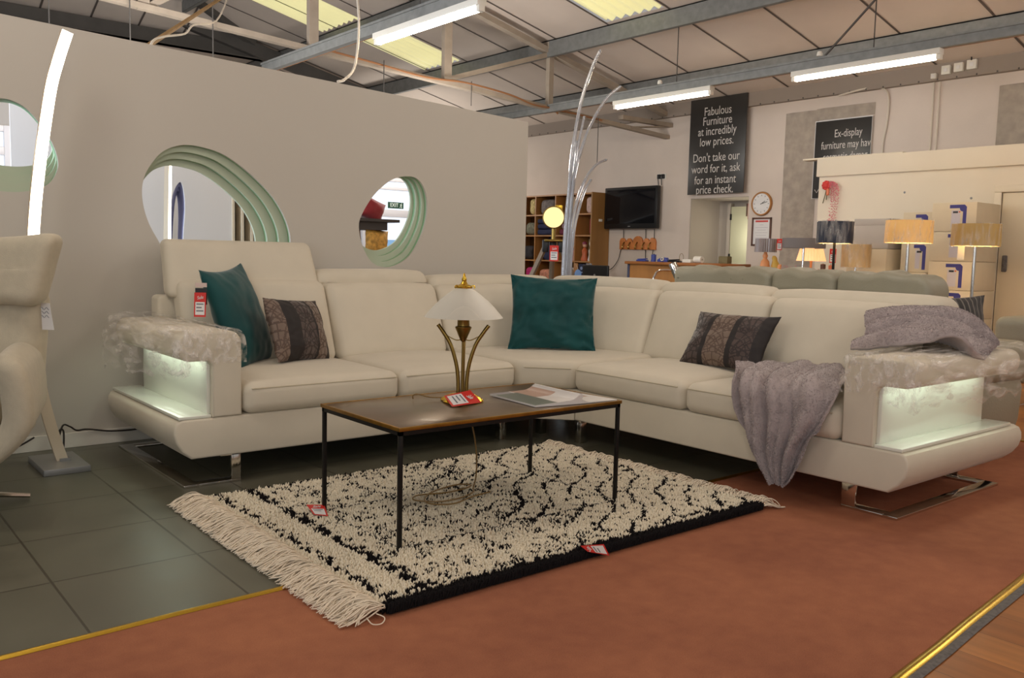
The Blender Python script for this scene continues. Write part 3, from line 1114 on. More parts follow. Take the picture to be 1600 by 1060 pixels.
def strip_lamp(loc, rotz, label):
    t = thing('strip_floor_lamp', label, 'floor lamp', (0, 0, 0), 'curved strip floor lamps')
    G().box(-0.108, 0.108, -0.19, 0.19, 0.0, 0.032, 0.003).build('base_plate', M['steelgrey'], t)
    path = spline([(0.016, 0.03), (-0.035, .22), (-0.078, .441), (-0.098, .70), (-0.100, .95), (-0.088, 1.216), (-0.058, 1.5), (0.0, 1.885), (0.04, 2.05), (0.088, 2.205)], 6)

    def ribbon(a, b, hw, y0, y1):
        pts = path[a:b]
        V = []
        F = []
        for i, p in enumerate(pts):
            p0 = pts[max(i - 1, 0)]
            p1 = pts[min(i + 1, len(pts) - 1)]
            d = Vector((p1[0] - p0[0], 0, p1[1] - p0[1])).normalized()
            n = Vector((d.z, 0, -d.x))
            for (sn, y) in ((-1, y0), (1, y0), (1, y1), (-1, y1)):
                V.append((p[0] + n.x * hw * sn, y, p[1] + n.z * hw * sn))
        for i in range(len(pts) - 1):
            for k in range(4):
                F.append((i * 4 + k, i * 4 + (k + 1) % 4, i * 4 + 4 + (k + 1) % 4, i * 4 + 4 + k))
        F.append((3, 2, 1, 0))
        m = (len(pts) - 1) * 4
        F.append((m, m + 1, m + 2, m + 3))
        return G().add(V, F)
    ribbon(0, len(path), 0.0265, -0.016, 0.016).build('stem', mat('champagne_aluminium', (228, 214, 192), .38, .45), t, angle=30)
    ribbon(26, len(path), 0.025, -0.024, -0.0165).build('light_strip', M['led'], t, angle=30)
    G().box(0.0, 0.05, -0.03, 0.03, 0.032, 0.045).build('stem_bracket', M['steelgrey'], t, smooth=False)
    t.location = loc
    t.rotation_euler = (0, 0, rotz)
    return t


sl = strip_lamp((1.03, 4.92, 0), 0, 'tall curved floor lamp with glowing warm strip standing left of the corner sofa')
copy_tree(sl, None, (2.14, 6.55, 0), math.radians(60), 'curved glowing floor lamp seen through the large mint porthole')
g = G()
g.tube(spline([(1.06, 5.10, 0.02), (1.09, 5.2, 0.05), (1.10, 5.22, 0.13), (1.12, 5.22, 0.12), (1.11, 5.2, 0.02), (1.09, 5.22, 0.05), (1.12, 5.24, 0.15), (1.16, 5.25, 0.14), (1.2, 5.28, 0.11), (1.27, 5.33, 0.10), (1.4, 5.335, 0.075), (1.55, 5.34, 0.07), (1.66, 5.33, 0.09), (1.74, 5.3, 0.14)], 6), 0.005, 6)
tag(g.build('power_cable', M['cable_black']), 'black cable bundled behind the strip lamp base and run along the baseboard to the sofa', 'cable')
g = G()
g.tube(spline([(0.97, 5.335, 0.12), (0.9, 5.33, 0.14), (0.78, 5.31, 0.10), (0.72, 5.28, 0.06), (0.78, 5.25, 0.03), (0.9, 5.28, 0.05), (0.99, 5.30, 0.09)], 6), 0.005, 6)
tag(g.build('power_cable', M['cable_black']), 'loop of black cable on the baseboard left of the strip lamp', 'cable')

# ================================================================= the corner sofa
sofa = thing('corner_sofa', 'large cream corner sofa with raised headrest, lit armrests and chrome sled legs', 'sofa', (3.2, 4.2, 0))
SM = M['sofa']
endL = [(1.43, .145), (1.385, .185), (1.358, .23), (1.348, .27), (1.35, .30), (1.364, .326), (1.39, .337)]
G().prism(endL + [(3.403, .337), (3.403, .145)], 4.10, 5.22, 'y', 0.012).build('base', SM, sofa)
endR = [(1.842, .150), (1.795, .19), (1.768, .23), (1.757, .27), (1.759, .30), (1.772, .326), (1.80, .337)]
G().prism(endR + [(3.828, .337), (3.828, .150)], 3.66, 4.87, 'x', 0.012).build('base', SM, sofa)
G().prism([(3.407, 4.102), (3.662, 3.832), (4.87, 3.832), (4.87, 5.22), (3.407, 5.22)], .147, .337, 'z', 0.008).build('base', SM, sofa)


def seat(cx_, cy_, hx, hy, front, z0=.337, z1=.498):
    hz = (z1 - z0) / 2
    cz = (z0 + z1) / 2

    def fn(x, y, z):
        u, v, w = x / hx, y / hy, z / hz
        zz = cz + z + (0.028 * (1 - u * u) * (1 - v * v) if z > 0 else 0) - (0.004 * abs(u) ** 6 if z > 0 else 0)
        xx, yy = cx_ + x, cy_ + y
        k = 0.012 * (1 - w * w)
        if front == 'y' and v < -0.9:
            yy -= k * (1 - u ** 8)
        if front == 'x' and u < -0.9:
            xx -= k * (1 - v ** 8)
        return xx, yy, zz
    o = G().puff(hx, hy, hz, 0.05, 12, fn).build('seat_cushion', SM, sofa, angle=60)
    g = G()
    zs = 0.466
    if front == 'y':
        yf = cy_ - hy - 0.0085
        g.tube([(cx_ - hx + 0.03, yf + 0.004, zs), (cx_ + hx - 0.03, yf + 0.004, zs)], 0.0038, 6)
    else:
        xf = cx_ - hx - 0.0085
        g.tube([(xf + 0.004, cy_ - hy + 0.03, zs), (xf + 0.004, cy_ + hy - 0.03, zs)], 0.0038, 6)
    g.build('piping', M['sofa_edge'], o)
    return o


seat(2.128, 4.52, .443, .445, 'y')
seat(2.990, 4.52, .413, .445, 'y')
seat(4.08, 3.403, .445, .423, 'x')
seat(4.08, 2.523, .445, .448, 'x')
# corner seat: chamfered front, softly crowned
g = G()
poly = [(3.412, 4.085), (3.645, 3.834), (4.50, 3.834), (4.50, 4.95), (3.412, 4.95)]
bm = bmesh.new()
va = [bm.verts.new((p[0], p[1], .337)) for p in poly]
vb = [bm.verts.new((p[0], p[1], .512)) for p in poly]
bm.faces.new(list(reversed(va)))
bm.faces.new(vb)
for i in range(5):
    bm.faces.new((va[i], va[(i + 1) % 5], vb[(i + 1) % 5], vb[i]))
bmesh.ops.recalc_face_normals(bm, faces=list(bm.faces))
bmesh.ops.bevel(bm, geom=list(bm.edges), offset=0.045, segments=4, profile=0.5, affect='EDGES')
g.addbm(bm)
cs = g.build('seat_cushion', SM, sofa, angle=60)
g = G()
g.tube([(3.44, 4.052, .466), (3.635, 3.842, .466)], 0.0038, 6)
g.build('piping', M['sofa_edge'], cs)

BP = spline([(3.415, 4.95), (3.72, 4.94), (4.02, 4.84), (4.30, 4.62), (4.46, 4.33), (4.52, 3.965)], 12)
BL = [0.0]
for i in range(1, len(BP)):
    BL.append(BL[-1] + math.dist(BP[i], BP[i - 1]))


def along(s):
    s = max(0.0, min(BL[-1] - 1e-6, s))
    for i in range(len(BL) - 1):
        if BL[i] <= s <= BL[i + 1]:
            k = (s - BL[i]) / (BL[i + 1] - BL[i])
            p = (BP[i][0] + (BP[i + 1][0] - BP[i][0]) * k, BP[i][1] + (BP[i + 1][1] - BP[i][1]) * k)
            d = Vector((BP[i + 1][0] - BP[i][0], BP[i + 1][1] - BP[i][1])).normalized()
            return p, d
    return BP[-1], Vector((0, -1))


LEAN = 0.38


def back_cushion(mode, a, b, cz, hz, mid=0):
    h = abs(b - a) / 2
    hy = 0.085

    def fn(x, y, z):
        u, v, w = x / h, y / hy, z / hz
        off = y + LEAN * z
        if v < 0:
            off -= 0.028 * (1 - u ** 4) * (1 - w ** 4) * (-v)
        zz = cz + z + (0.008 * (1 - u * u) if w > 0.8 else 0)
        if mode == 'y':
            return (a + b) / 2 + x, 4.955 + off, zz
        if mode == 'x':
            return 4.525 + off, (a + b) / 2 - x, zz
        p, d = along((a + b) / 2 + x)
        return p[0] - d.y * off, p[1] + d.x * off, zz
    return G().puff(h, hy, hz, 0.05, 14, fn).build('back_cushion', SM, sofa, angle=60)


back_cushion('y', 1.668, 2.572, .718, .240)
back_cushion('y', 2.580, 3.405, .706, .232)
back_cushion('p', 0.0, BL[-1] * .5 - .003, .700, .226)
back_cushion('p', BL[-1] * .5 + .003, BL[-1], .700, .226)
back_cushion('x', 3.955, 3.072, .700, .228)
back_cushion('x', 3.064, 2.165, .700, .228)
# back frames
G().box(1.60, 3.405, 5.10, 5.245, .337, .872, 0.025, seg=3).build('back_frame', SM, sofa)
G().prism([(3.41, 5.10), (4.50, 5.10), (4.74, 4.86), (4.74, 3.835), (4.885, 3.835), (4.885, 5.245), (3.41, 5.245)], .337, .86, 'z', 0.02).build('back_frame', SM, sofa)
G().box(4.74, 4.885, 2.06, 3.83, .337, .86, 0.025, seg=3).build('back_frame', SM, sofa)


def roll(x0, x1, y0, y1, z0, z1, r=0.07):
    hx, hy, hz = (x1 - x0) / 2, (y1 - y0) / 2, (z1 - z0) / 2
    r = min(r, hx * .95, hy * .95, hz * .95)

    def fn(x, y, z):
        u, v = x / hx, y / hy
        L = u if hx > hy else v
        return (x0 + x1) / 2 + x, (y0 + y1) / 2 + y, (z0 + z1) / 2 + z - (0.02 * abs(L) ** 6 if z > 0 else 0)
    return G().puff(hx, hy, hz, r, 10, fn).build('headrest_roll', SM, sofa, angle=60)


roll(2.545, 3.405, 5.03, 5.25, .86, 1.032)
roll(3.41, 4.56, 5.03, 5.25, .84, 1.00)
roll(4.63, 4.89, 4.07, 5.20, .84, 1.00)
roll(4.63, 4.89, 3.185, 4.06, .84, .992)
roll(4.63, 4.89, 2.10, 3.178, .84, .985)
# raised headrest panel


def hfn(x, y, z):
    u, w = x / .462, z / .165
    return 2.098 + x + 0.02 * w * -u * 0.5, 5.115 + y + 0.42 * z - (0.012 * (1 - u ** 4) * (1 - w ** 4) if y < 0 else 0), 1.028 + z


G().puff(.462, .062, .165, .04, 14, hfn).build('headrest', SM, sofa, angle=60)
for x in (1.75, 2.42):
    G().box(x, x + .03, 5.14, 5.16, .86, .92).build('headrest_bracket', M['chrome'], sofa, smooth=False)

# armrests: cantilevered slab on a slim upright, glossy inset, shelf and light


def arc(cx_, cz_, r, a0, a1, n=6):
    return [(cx_ + r * math.cos(math.radians(a0 + (a1 - a0) * i / n)), cz_ + r * math.sin(math.radians(a0 + (a1 - a0) * i / n))) for i in range(n + 1)]


pl = [(1.676, .338), (1.676, .69)] + arc(1.616, .692, .06, 0, 90) + arc(1.425, .702, .05, 90, 180) + arc(1.425, .662, .05, 180, 270) + [(1.495, .612)] + arc(1.495, .577, .035, 90, 0) + [(1.53, .338)]
armL = G().prism(pl, 4.095, 5.12, 'y', 0.012).build('armrest', SM, sofa, angle=35)
G().box(1.512, 1.530, 4.125, 5.10, .352, .606, 0.003).build('gloss_panel', M['gloss_white'], armL)
G().box(1.372, 1.527, 4.105, 5.20, .337, .353, 0.004).build('side_shelf', M['gloss_white'], armL)
G().box(1.42, 1.50, 4.14, 5.06, .6113, .6125).build('armrest_light', M['ledgreen'], armL, smooth=False)
pr = [(-2.07, .338), (-2.07, .675)] + [(a, b) for a, b in arc(-2.01, .675, .06, 180, 90)] + [(a, b) for a, b in arc(-1.795, .685, .05, 90, 0)] + [(a, b) for a, b in arc(-1.795, .665, .05, 0, -90)] + [(-1.885, .615), (-1.91, .605), (-1.92, .585), (-1.92, .338)]
pr = [(-a, b) for a, b in pr]
armR = G().prism(pr, 3.655, 4.74, 'x', 0.012).build('armrest', SM, sofa, angle=35)
G().box(3.685, 4.72, 1.902, 1.920, .352, .608, 0.003).build('gloss_panel', M['gloss_white'], armR)
G().box(3.665, 4.80, 1.79, 1.918, .337, .353, 0.004).build('side_shelf', M['gloss_white'], armR)
G().box(3.70, 4.66, 1.80, 1.88, .6142, .6155).build('armrest_light', M['ledgreen'], armR, smooth=False)

# chrome sleds and feet
g = G()
x0, x1, y0, y1, w, t_ = 1.402, 1.680, 4.13, 5.215, .07, .014
g.box(x0, x0 + w, y0, y1, 0, t_, .002).box(x0 + w, x1, y0, y0 + w, 0, t_, .002).box(x0 + w, x1, y1 - w, y1, 0, t_, .002)
g.box(x1 - .046, x1, y0, y0 + .016, t_, .15, .002).box(x1 - .046, x1, y1 - .016, y1, t_, .15, .002)
g.box(x1 - .1, x1, y0, y0 + w, .137, .147)
g.build('sled_leg', M['chrome'], sofa)
g = G()
x0, x1, y0, y1 = 3.785, 4.86, 1.85, 2.125
g.box(x0, x1, y0, y0 + .07, 0, t_, .002).box(x0, x0 + .07, y0 + .07, y1, 0, t_, .002).box(x1 - .07, x1, y0 + .07, y1, 0, t_, .002)
g.box(x0, x0 + .016, y1 - .07, y1, t_, .155, .002).box(x1 - .016, x1, y1 - .07, y1, t_, .155, .002)
g.build('sled_leg', M['chrome'], sofa)
for (x, y) in [(3.385, 4.20), (3.72, 4.20), (3.735, 3.845), (3.40, 5.1), (4.80, 3.85), (4.80, 5.12)]:
    G().box(x - .026, x + .026, y - .026, y + .026, 0, .15, .003).build('foot', M['chrome'], sofa)

# ================================================================= plastic film on the two armrests
FILM_A = film_mat('polythene_film', 0.86, (252, 246, 240), 1.0, 8.0, 0.05, 1.6, (4.0, 0.7, 2.6))
FILM_B = film_mat('polythene_film_b', 0.86, (252, 246, 240), 1.0, 8.0, 0.05, 1.6, (0.8, 4.0, 2.6))


def film(sect, a0, a1, axis, n, cap, name, label, seed, swell=None):
    """sect: outline points (lateral, z); swept along axis from a0 to a1"""
    sect = spline(sect, 4)
    g = G()
    rows = []
    cx_ = sum(p[0] for p in sect) / len(sect)
    for i in range(-3, n + 1):
        tt = max(i, 0) / n
        a = a0 + (a1 - a0) * tt
        row = []
        for j, (l, z) in enumerate(sect):
            k = j / (len(sect) - 1)
            if i < 0:
                f = (-i) / 3.0
                l2 = l + (cap[0] - l) * f * 0.95
                z2 = z + (cap[1] - z) * f * 0.95
                aa = a - 0.012 * math.sin(f * PI / 2) * (1 if a1 > a0 else -1)
            else:
                l2, z2, aa = l, z, a
            q3 = aa * 5 + (z2 - .6) * 7
            nz = noise.noise(Vector((l2 * 6 + seed, q3, z2 * 4)))
            n2 = noise.noise(Vector((l2 * 14 + seed, q3 * 4, z2 * 9)))
            d = 0.009 * nz + 0.002 * n2
            hang = max(0.0, (k - 0.78) / 0.22)
            sw = swell(tt) if swell else 0.0
            dirl = 1 if sect[-1][0] > sect[0][0] else -1
            kk = max(0.0, (k - 0.45) / 0.55)
            l2 += dirl * (d + sw * kk ** 0.7)
            z2 += 0.008 * nz + 0.006 * n2 * (1 if z > 0.7 else 0) + hang * (0.035 * noise.noise(Vector((aa * 7, seed, 0))) + 0.015 * math.sin(aa * 34))
            row.append((l2, aa, z2) if axis == 'y' else (aa, l2, z2))
        rows.append(row)
    g.grid(rows)
    o = g.build(name, FILM_A if axis == 'y' else FILM_B, None, angle=180)
    return tag(o, label, 'plastic cover')


film([(1.694, .60), (1.692, .70), (1.665, .755), (1.60, .772), (1.50, .775), (1.42, .772), (1.37, .755), (1.345, .70), (1.335, .64), (1.338, .57), (1.345, .525)], 4.083, 5.26, 'y', 46, (1.53, .60), 'plastic_film',
     'crumpled clear film over the lit armrest beside the strip lamp', 1.0, lambda t: 0.085 * max(0, math.sin(PI * min(1, max(0, (t - 0.25) / 0.75)))))
film([(2.088, .57), (2.086, .67), (2.06, .738), (1.99, .757), (1.90, .76), (1.81, .757), (1.755, .74), (1.722, .69), (1.712, .64), (1.716, .585), (1.735, .535)], 3.642, 4.93, 'x', 46, (1.93, .585), 'plastic_film',
     'crumpled clear film over the lit armrest under the grey throw', 5.0, lambda t: 0.05 * max(0, math.sin(PI * min(1, max(0, (t - 0.2) / 0.8)))))

# ================================================================= fur throws
M['fur'] = mat('grey_mauve_fur', (176, 164, 163), 0.95, var=0.10, vscale=16, sheen=0.4, spec=0.1)


def drape(name, rows, nr, nc, folds, label, th=0.016):
    """smooth sheet through a grid of control points, with folds pushed along the normal"""
    A = np.array([spline(r, nc) for r in rows])
    A = np.stack([np.array(spline([tuple(p) for p in A[:, j]], nr)) for j in range(A.shape[1])], 1)
    R_, C_ = A.shape[:2]
    du = np.gradient(A, axis=0)
    dv = np.gradient(A, axis=1)
    N = np.cross(du, dv)
    N /= np.linalg.norm(N, axis=2, keepdims=True) + 1e-9
    uu, vv = np.meshgrid(np.linspace(0, 1, R_), np.linspace(0, 1, C_), indexing='ij')
    D = folds(uu, vv)
    for i in range(R_):
        for j in range(C_):
            D[i, j] += 0.004 * noise.noise(Vector((uu[i, j] * 30, vv[i, j] * 26, 3))) + 0.003 * noise.noise(Vector((uu[i, j] * 75, vv[i, j] * 60, 7)))
    T = A + N * D[..., None]
    B = A + N * (D[..., None] - th)
    g = G()
    nv = R_ * C_
    V = [tuple(p) for p in T.reshape(-1, 3)] + [tuple(p) for p in B.reshape(-1, 3)]
    F = []
    for i in range(R_ - 1):
        for j in range(C_ - 1):
            a, b, c, d = i * C_ + j, i * C_ + j + 1, (i + 1) * C_ + j + 1, (i + 1) * C_ + j
            F.append((d, c, b, a))
            F.append((nv + a, nv + b, nv + c, nv + d))
    ring = [j for j in range(C_)] + [i * C_ + C_ - 1 for i in range(1, R_)] + [(R_ - 1) * C_ + j for j in range(C_ - 2, -1, -1)] + [i * C_ for i in range(R_ - 2, 0, -1)]
    for k in range(len(ring)):
        a, b = ring[k], ring[(k + 1) % len(ring)]
        F.append((a, b, nv + b, nv + a))
    g.add(V, F)
    o = g.build(name, M['fur'], None, angle=180)
    tag(o, label, 'throw')
    # short fibres over the outer side
    n = 42000
    ii = RNG.random(n) * (R_ - 1.001)
    jj = RNG.random(n) * (C_ - 1.001)
    i0, j0 = ii.astype(int), jj.astype(int)
    fi, fj = (ii - i0)[:, None], (jj - j0)[:, None]
    P0 = (T[i0, j0] * (1 - fi) + T[i0 + 1, j0] * fi) * (1 - fj) + (T[i0, j0 + 1] * (1 - fi) + T[i0 + 1, j0 + 1] * fi) * fj
    NN = np.cross(np.gradient(T, axis=0), np.gradient(T, axis=1))
    NN /= np.linalg.norm(NN, axis=2, keepdims=True) + 1e-9
    Nn = NN[i0, j0]
    rd = RNG.normal(size=(n, 3))
    rd -= Nn * (rd * Nn).sum(1, keepdims=True)
    rd /= np.linalg.norm(rd, axis=1, keepdims=True) + 1e-9
    sd = np.cross(Nn, rd)
    L = (0.004 + 0.005 * RNG.random(n))[:, None]
    tip = P0 + Nn * L * 0.75 + rd * L * 0.7 + np.array([0, 0, -0.002])
    V = np.stack([P0 - Nn * .002 + sd * .0022, P0 - Nn * .002 - sd * .0022, tip], 1).reshape(-1, 3)
    me = bpy.data.meshes.new('fur_pile')
    me.vertices.add(n * 3)
    me.vertices.foreach_set('co', V.ravel())
    me.loops.add(n * 3)
    me.loops.foreach_set('vertex_index', np.arange(n * 3, dtype=np.int32))
    me.polygons.add(n)
    me.polygons.foreach_set('loop_start', np.arange(n, dtype=np.int32) * 3)
    me.update(calc_edges=True)
    me.materials.append(M['fur'])
    link('fur_pile', me, o, smooth=False)['kind'] = 'stuff'
    return o


def f1(u, v):
    e = np.clip(u * 3, 0, 1) * 0.6 + 0.4
    w = v + 0.25 * np.sin(u * 2.2) + 0.06 * np.sin(u * 9)
    s1 = np.abs(np.sin(w * 11.0 + 0.5)) ** 0.8 - 0.6
    s2 = np.abs(np.sin(w * 19.0 + 1.2 + u * 2.0)) - 0.6
    return e * (0.056 * s1 + 0.024 * s2) + 0.030


drape('fur_throw', [
    [(4.09, 2.98, .545), (4.22, 2.86, .55), (4.36, 2.72, .56), (4.44, 2.55, .56)],
    [(3.85, 2.80, .545), (3.96, 2.66, .555), (4.04, 2.50, .56), (4.12, 2.30, .57)],
    [(3.645, 2.645, .535), (3.645, 2.49, .545), (3.66, 2.33, .552), (3.74, 2.12, .565)],
    [(3.605, 2.58, .40), (3.595, 2.43, .41), (3.595, 2.27, .43), (3.61, 2.095, .47)],
    [(3.60, 2.50, .27), (3.59, 2.39, .27), (3.592, 2.28, .28), (3.605, 2.165, .37)],
    [(3.60, 2.42, .185), (3.59, 2.35, .18), (3.595, 2.285, .185), (3.605, 2.215, .26)],
    [(3.60, 2.345, .11), (3.596, 2.325, .105), (3.60, 2.305, .105), (3.604, 2.285, .12)]], 12, 22, f1,
    'grey fur throw spilling from the seat down the front of the cream corner sofa')


def f2(u, v):
    w = u + 0.10 * np.sin(v * 5) - 0.18 * v
    s1 = 1.25 * np.abs(np.sin(w * 8.5 + 0.3)) ** 0.7 - 0.6
    s2 = np.abs(np.sin(w * 15.0 + v * 2)) - 0.5
    return (0.060 * s1 + 0.022 * s2) * (0.35 + 0.65 * np.sin(np.pi * np.clip(v * 0.94 + 0.06, 0, 1)) ** 0.5) * (0.15 + 0.85 * np.clip(u * 3.5, 0, 1)) + 0.012 + 0.016 * np.clip(u * 4, 0, 1)


drape('fur_throw', [
    [(4.374, 2.366, 0.886), (4.491, 2.274, 0.909), (4.617, 2.166, 0.917), (4.714, 2.076, 0.917), (4.734, 1.967, 0.860), (4.724, 1.885, 0.771)],
    [(4.275, 2.330, 0.841), (4.372, 2.227, 0.862), (4.509, 2.111, 0.866), (4.607, 2.009, 0.861), (4.656, 1.922, 0.810), (4.665, 1.851, 0.740)],
    [(4.133, 2.238, 0.788), (4.251, 2.162, 0.812), (4.379, 2.046, 0.816), (4.487, 1.943, 0.809), (4.546, 1.873, 0.771), (4.576, 1.829, 0.727)],
    [(3.960, 2.167, 0.749), (4.119, 2.107, 0.775), (4.229, 1.988, 0.781), (4.328, 1.894, 0.772), (4.428, 1.831, 0.747), (4.497, 1.791, 0.722)],
    [(3.700, 2.074, 0.732), (3.970, 2.066, 0.750), (4.080, 1.936, 0.762), (4.120, 1.829, 0.762), (4.180, 1.760, 0.735), (4.320, 1.740, 0.715)]], 16, 14, f2,
    'grey fur throw heaped on the film-covered armrest and back corner')

# ================================================================= cushions on the sofa
M['teal'] = mat('teal_velvet', (15, 72, 74), 0.6, var=0.2, vscale=4, sheen=0.3, spec=0.25)
tc1 = cushion('velvet_cushion', 0.54, 0.60, 0.17, (1.925, 4.735, .765), (.354, .35, .03), (-.278, 0, .54), M['teal'], 'teal velvet cushion leaning on the armrest with red tags at its side', wr=0.006, ear=0.10, seed=3)
tc2 = cushion('velvet_cushion', 0.60, 0.53, 0.17, (4.01, 4.435, .755), (.455, -.37, -.012), (.10, .11, .48), M['teal'], 'teal velvet cushion standing upright in the corner of the cream sofa', wr=0.026, ear=0.08, seed=8)
BM = [mat('brown_taffeta', (70, 54, 50), 0.5, var=0.12, vscale=14, sheen=0.3), mat('taupe_taffeta', (116, 98, 86), 0.5, var=0.1, vscale=14, sheen=0.3), mat('black_velvet_band', (34, 28, 28), 0.7), mat('dark_stitching', (46, 35, 34), 0.6), mat('umber_stitching', (88, 70, 60), 0.6)]


def fan(u, v, s):
    """scallop fans: distance to arcs and spokes"""
    for ri, row in enumerate((-1.45, -0.65, 0.15, 0.95)):
        for k in range(-3, 4):
            cx_ = k * 0.62 + (0.31 if ri % 2 else 0)
            dx, dy = (u - cx_) * 1.5, v - row
            r = math.hypot(dx, dy)
            if dy > 0 and r < 0.85:
                for q in (0.30, 0.58, 0.83):
                    if abs(r - q) < 0.022:
                        return True
                a = math.degrees(math.atan2(dy, dx))
                if r > 0.05 and abs((a % 22.5) - 11.25) > 11.25 - 1.3 / max(r, 0.15):
                    return True
    return False


def band(u, v, flip=1):
    t_ = (u * flip + 1) / 2
    if t_ < .26:
        return 3 if fan(u, v, 1) else 0
    if t_ < .325:
        return 2
    if t_ < .59:
        return 4 if fan(u + .1, v, 1) else 1
    if t_ < .655:
        return 2
    if t_ < .88:
        return 3 if fan(u, v, 1) else 0
    return 2


def band1(u, v):
    t_ = (u + 1) / 2
    if t_ < .14:
        return 4 if fan(u, v, 1) else 1
    if t_ < .36:
        return 2
    if t_ < .64:
        return 3 if fan(u, v, 1) else 0
    if t_ < .68:
        return 2
    if t_ < .88:
        return 4 if fan(u, v, 1) else 1
    return 3 if fan(u, v, 1) else 2


cushion('patterned_cushion', 0.50, 0.37, 0.16, (2.225, 4.63, .690), (.40, .22, -.035), (-.09, .08, .33), BM, 'brown banded cushion resting against the teal one near the raised headrest', nu=110, nv=70, pick=band1, wr=0.006, ear=0.05, seed=5)
cushion('patterned_cushion', 0.58, 0.37, 0.15, (4.262, 3.165, .672), (0.0, -.57, .006), (.19, -.02, .30), BM, 'brown banded cushion leaning on the sofa back beside the grey throw', nu=110, nv=70, pick=lambda u, v: band(u, v), wr=0.005, ear=0.08, seed=6)

# ================================================================= shaggy rug
rug = thing('shaggy_rug', 'cream shaggy rug with black broken lattice and tasselled ends under the coffee table', 'rug', (2.41, 3.07, 0))
RX0, RX1, RY0, RY1 = 1.40, 3.43, 2.31, 3.85


def rug_ink(px_, py_):
    """1 = black yarn; px_, py_ arrays in metres"""
    n = len(px_)
    ink = np.zeros(n, bool)
    rnd = RNG.random(n)
    nz = np.array([noise.noise(Vector((a * 7, b * 7, 0))) for a, b in zip(px_, py_)])
    nf = np.array([noise.noise(Vector((a * 27, b * 27, 5))) for a, b in zip(px_, py_)])
    nm = np.array([noise.noise(Vector((a * 2.6, b * 2.6, 9))) for a, b in zip(px_, py_)])
    x = px_ + 0.012 * nz
    y = py_
    a = (px_ - py_) / math.sqrt(2)
    b = (px_ + py_) / math.sqrt(2)
    # two broken bands across the tasselled end
    ink |= (np.abs(x - 1.445) < 0.016) & (nf > -0.10) & ~((np.abs(y - 2.88) < 0.03))
    ink |= (np.abs(x - 1.475) < 0.008) & (nf > 0.12)
    ink |= (np.abs(x - 1.600) < 0.024) & (nf > -0.16)
    ink |= (np.abs(x - 1.635) < 0.010) & (nf > 0.15)
    # busy field of short horizontal dashes, thinning out to the far end
    busy = np.clip((2.70 - px_ + 0.35 * nm) / 0.35, 0, 1) * (px_ > 1.66)
    zig = np.abs(((py_ - 2.31) / 0.52 + (px_ - 1.66) / 0.52) % 1 - 0.5) + np.abs(((py_ - 2.31) / 0.52 - (px_ - 1.66) / 0.52) % 1 - 0.5)
    dens = np.clip(0.52 - np.abs(zig - 0.52) * 0.9, 0, 1)
    row = np.abs(((b + 0.010 * nz) / 0.026) % 1 - 0.5)
    dash = np.array([noise.noise(Vector((q * 17, r * 3, 2))) for q, r in zip(a, np.floor(b / 0.026))])
    ink |= (busy > 0.3) & (row < 0.26) & (dash > 0.30 - 0.60 * dens)
    # lattice: bold wavy lines one way, thin dashes the other
    open_ = (px_ > 2.35 + 0.3 * nm)
    w1 = np.abs(((a + 0.035 * np.sin(b * 11 + 1.5 * nz) + 0.012 * nz) / 0.135) % 1 - 0.5)
    ink |= open_ & (w1 < 0.062 + 0.05 * np.clip(nf, 0, 1)) & (nf > -0.34)
    w2 = np.abs(((b + 0.008 * nz) / 0.085) % 1 - 0.5)
    ink |= open_ & (w2 < 0.065) & (nf > -0.06)
    blot = np.array([noise.noise(Vector((q * 16, r * 16, 4))) for q, r in zip(px_, py_)])
    ink |= open_ & (blot > 0.58) & (nf > -0.1)
    # dark borders on the long sides
    ink |= (py_ - RY0 < 0.045 + 0.018 * nf + 0.01 * nz)
    ink |= (RY1 - py_ < 0.010 + 0.016 * nf)
    ink |= ((RY0 + 0.085 - py_) > 0) & (nf > 0.20)
    ink &= ~((px_ < 1.43) & (py_ > RY0 + 0.03))
    return ink


G().box(RX0 + .012, RX1 - .012, RY0 + .018, RY1 - .012, 0.0045, 0.014, 0.002).build('rug_backing', mat('rug_backing_cloth', (60, 54, 48), 0.95), rug)
sp = 0.0075
gx = np.arange(RX0 + 0.004, RX1 - 0.002, sp)
gy = np.arange(RY0 + 0.002, RY1 - 0.002, sp)
X_, Y_ = np.meshgrid(gx, gy)
X_ = X_.ravel() + (RNG.random(X_.size) - .5) * sp * 0.9
Y_ = Y_.ravel() + (RNG.random(Y_.size) - .5) * sp * 0.9
INK = rug_ink(X_, Y_)


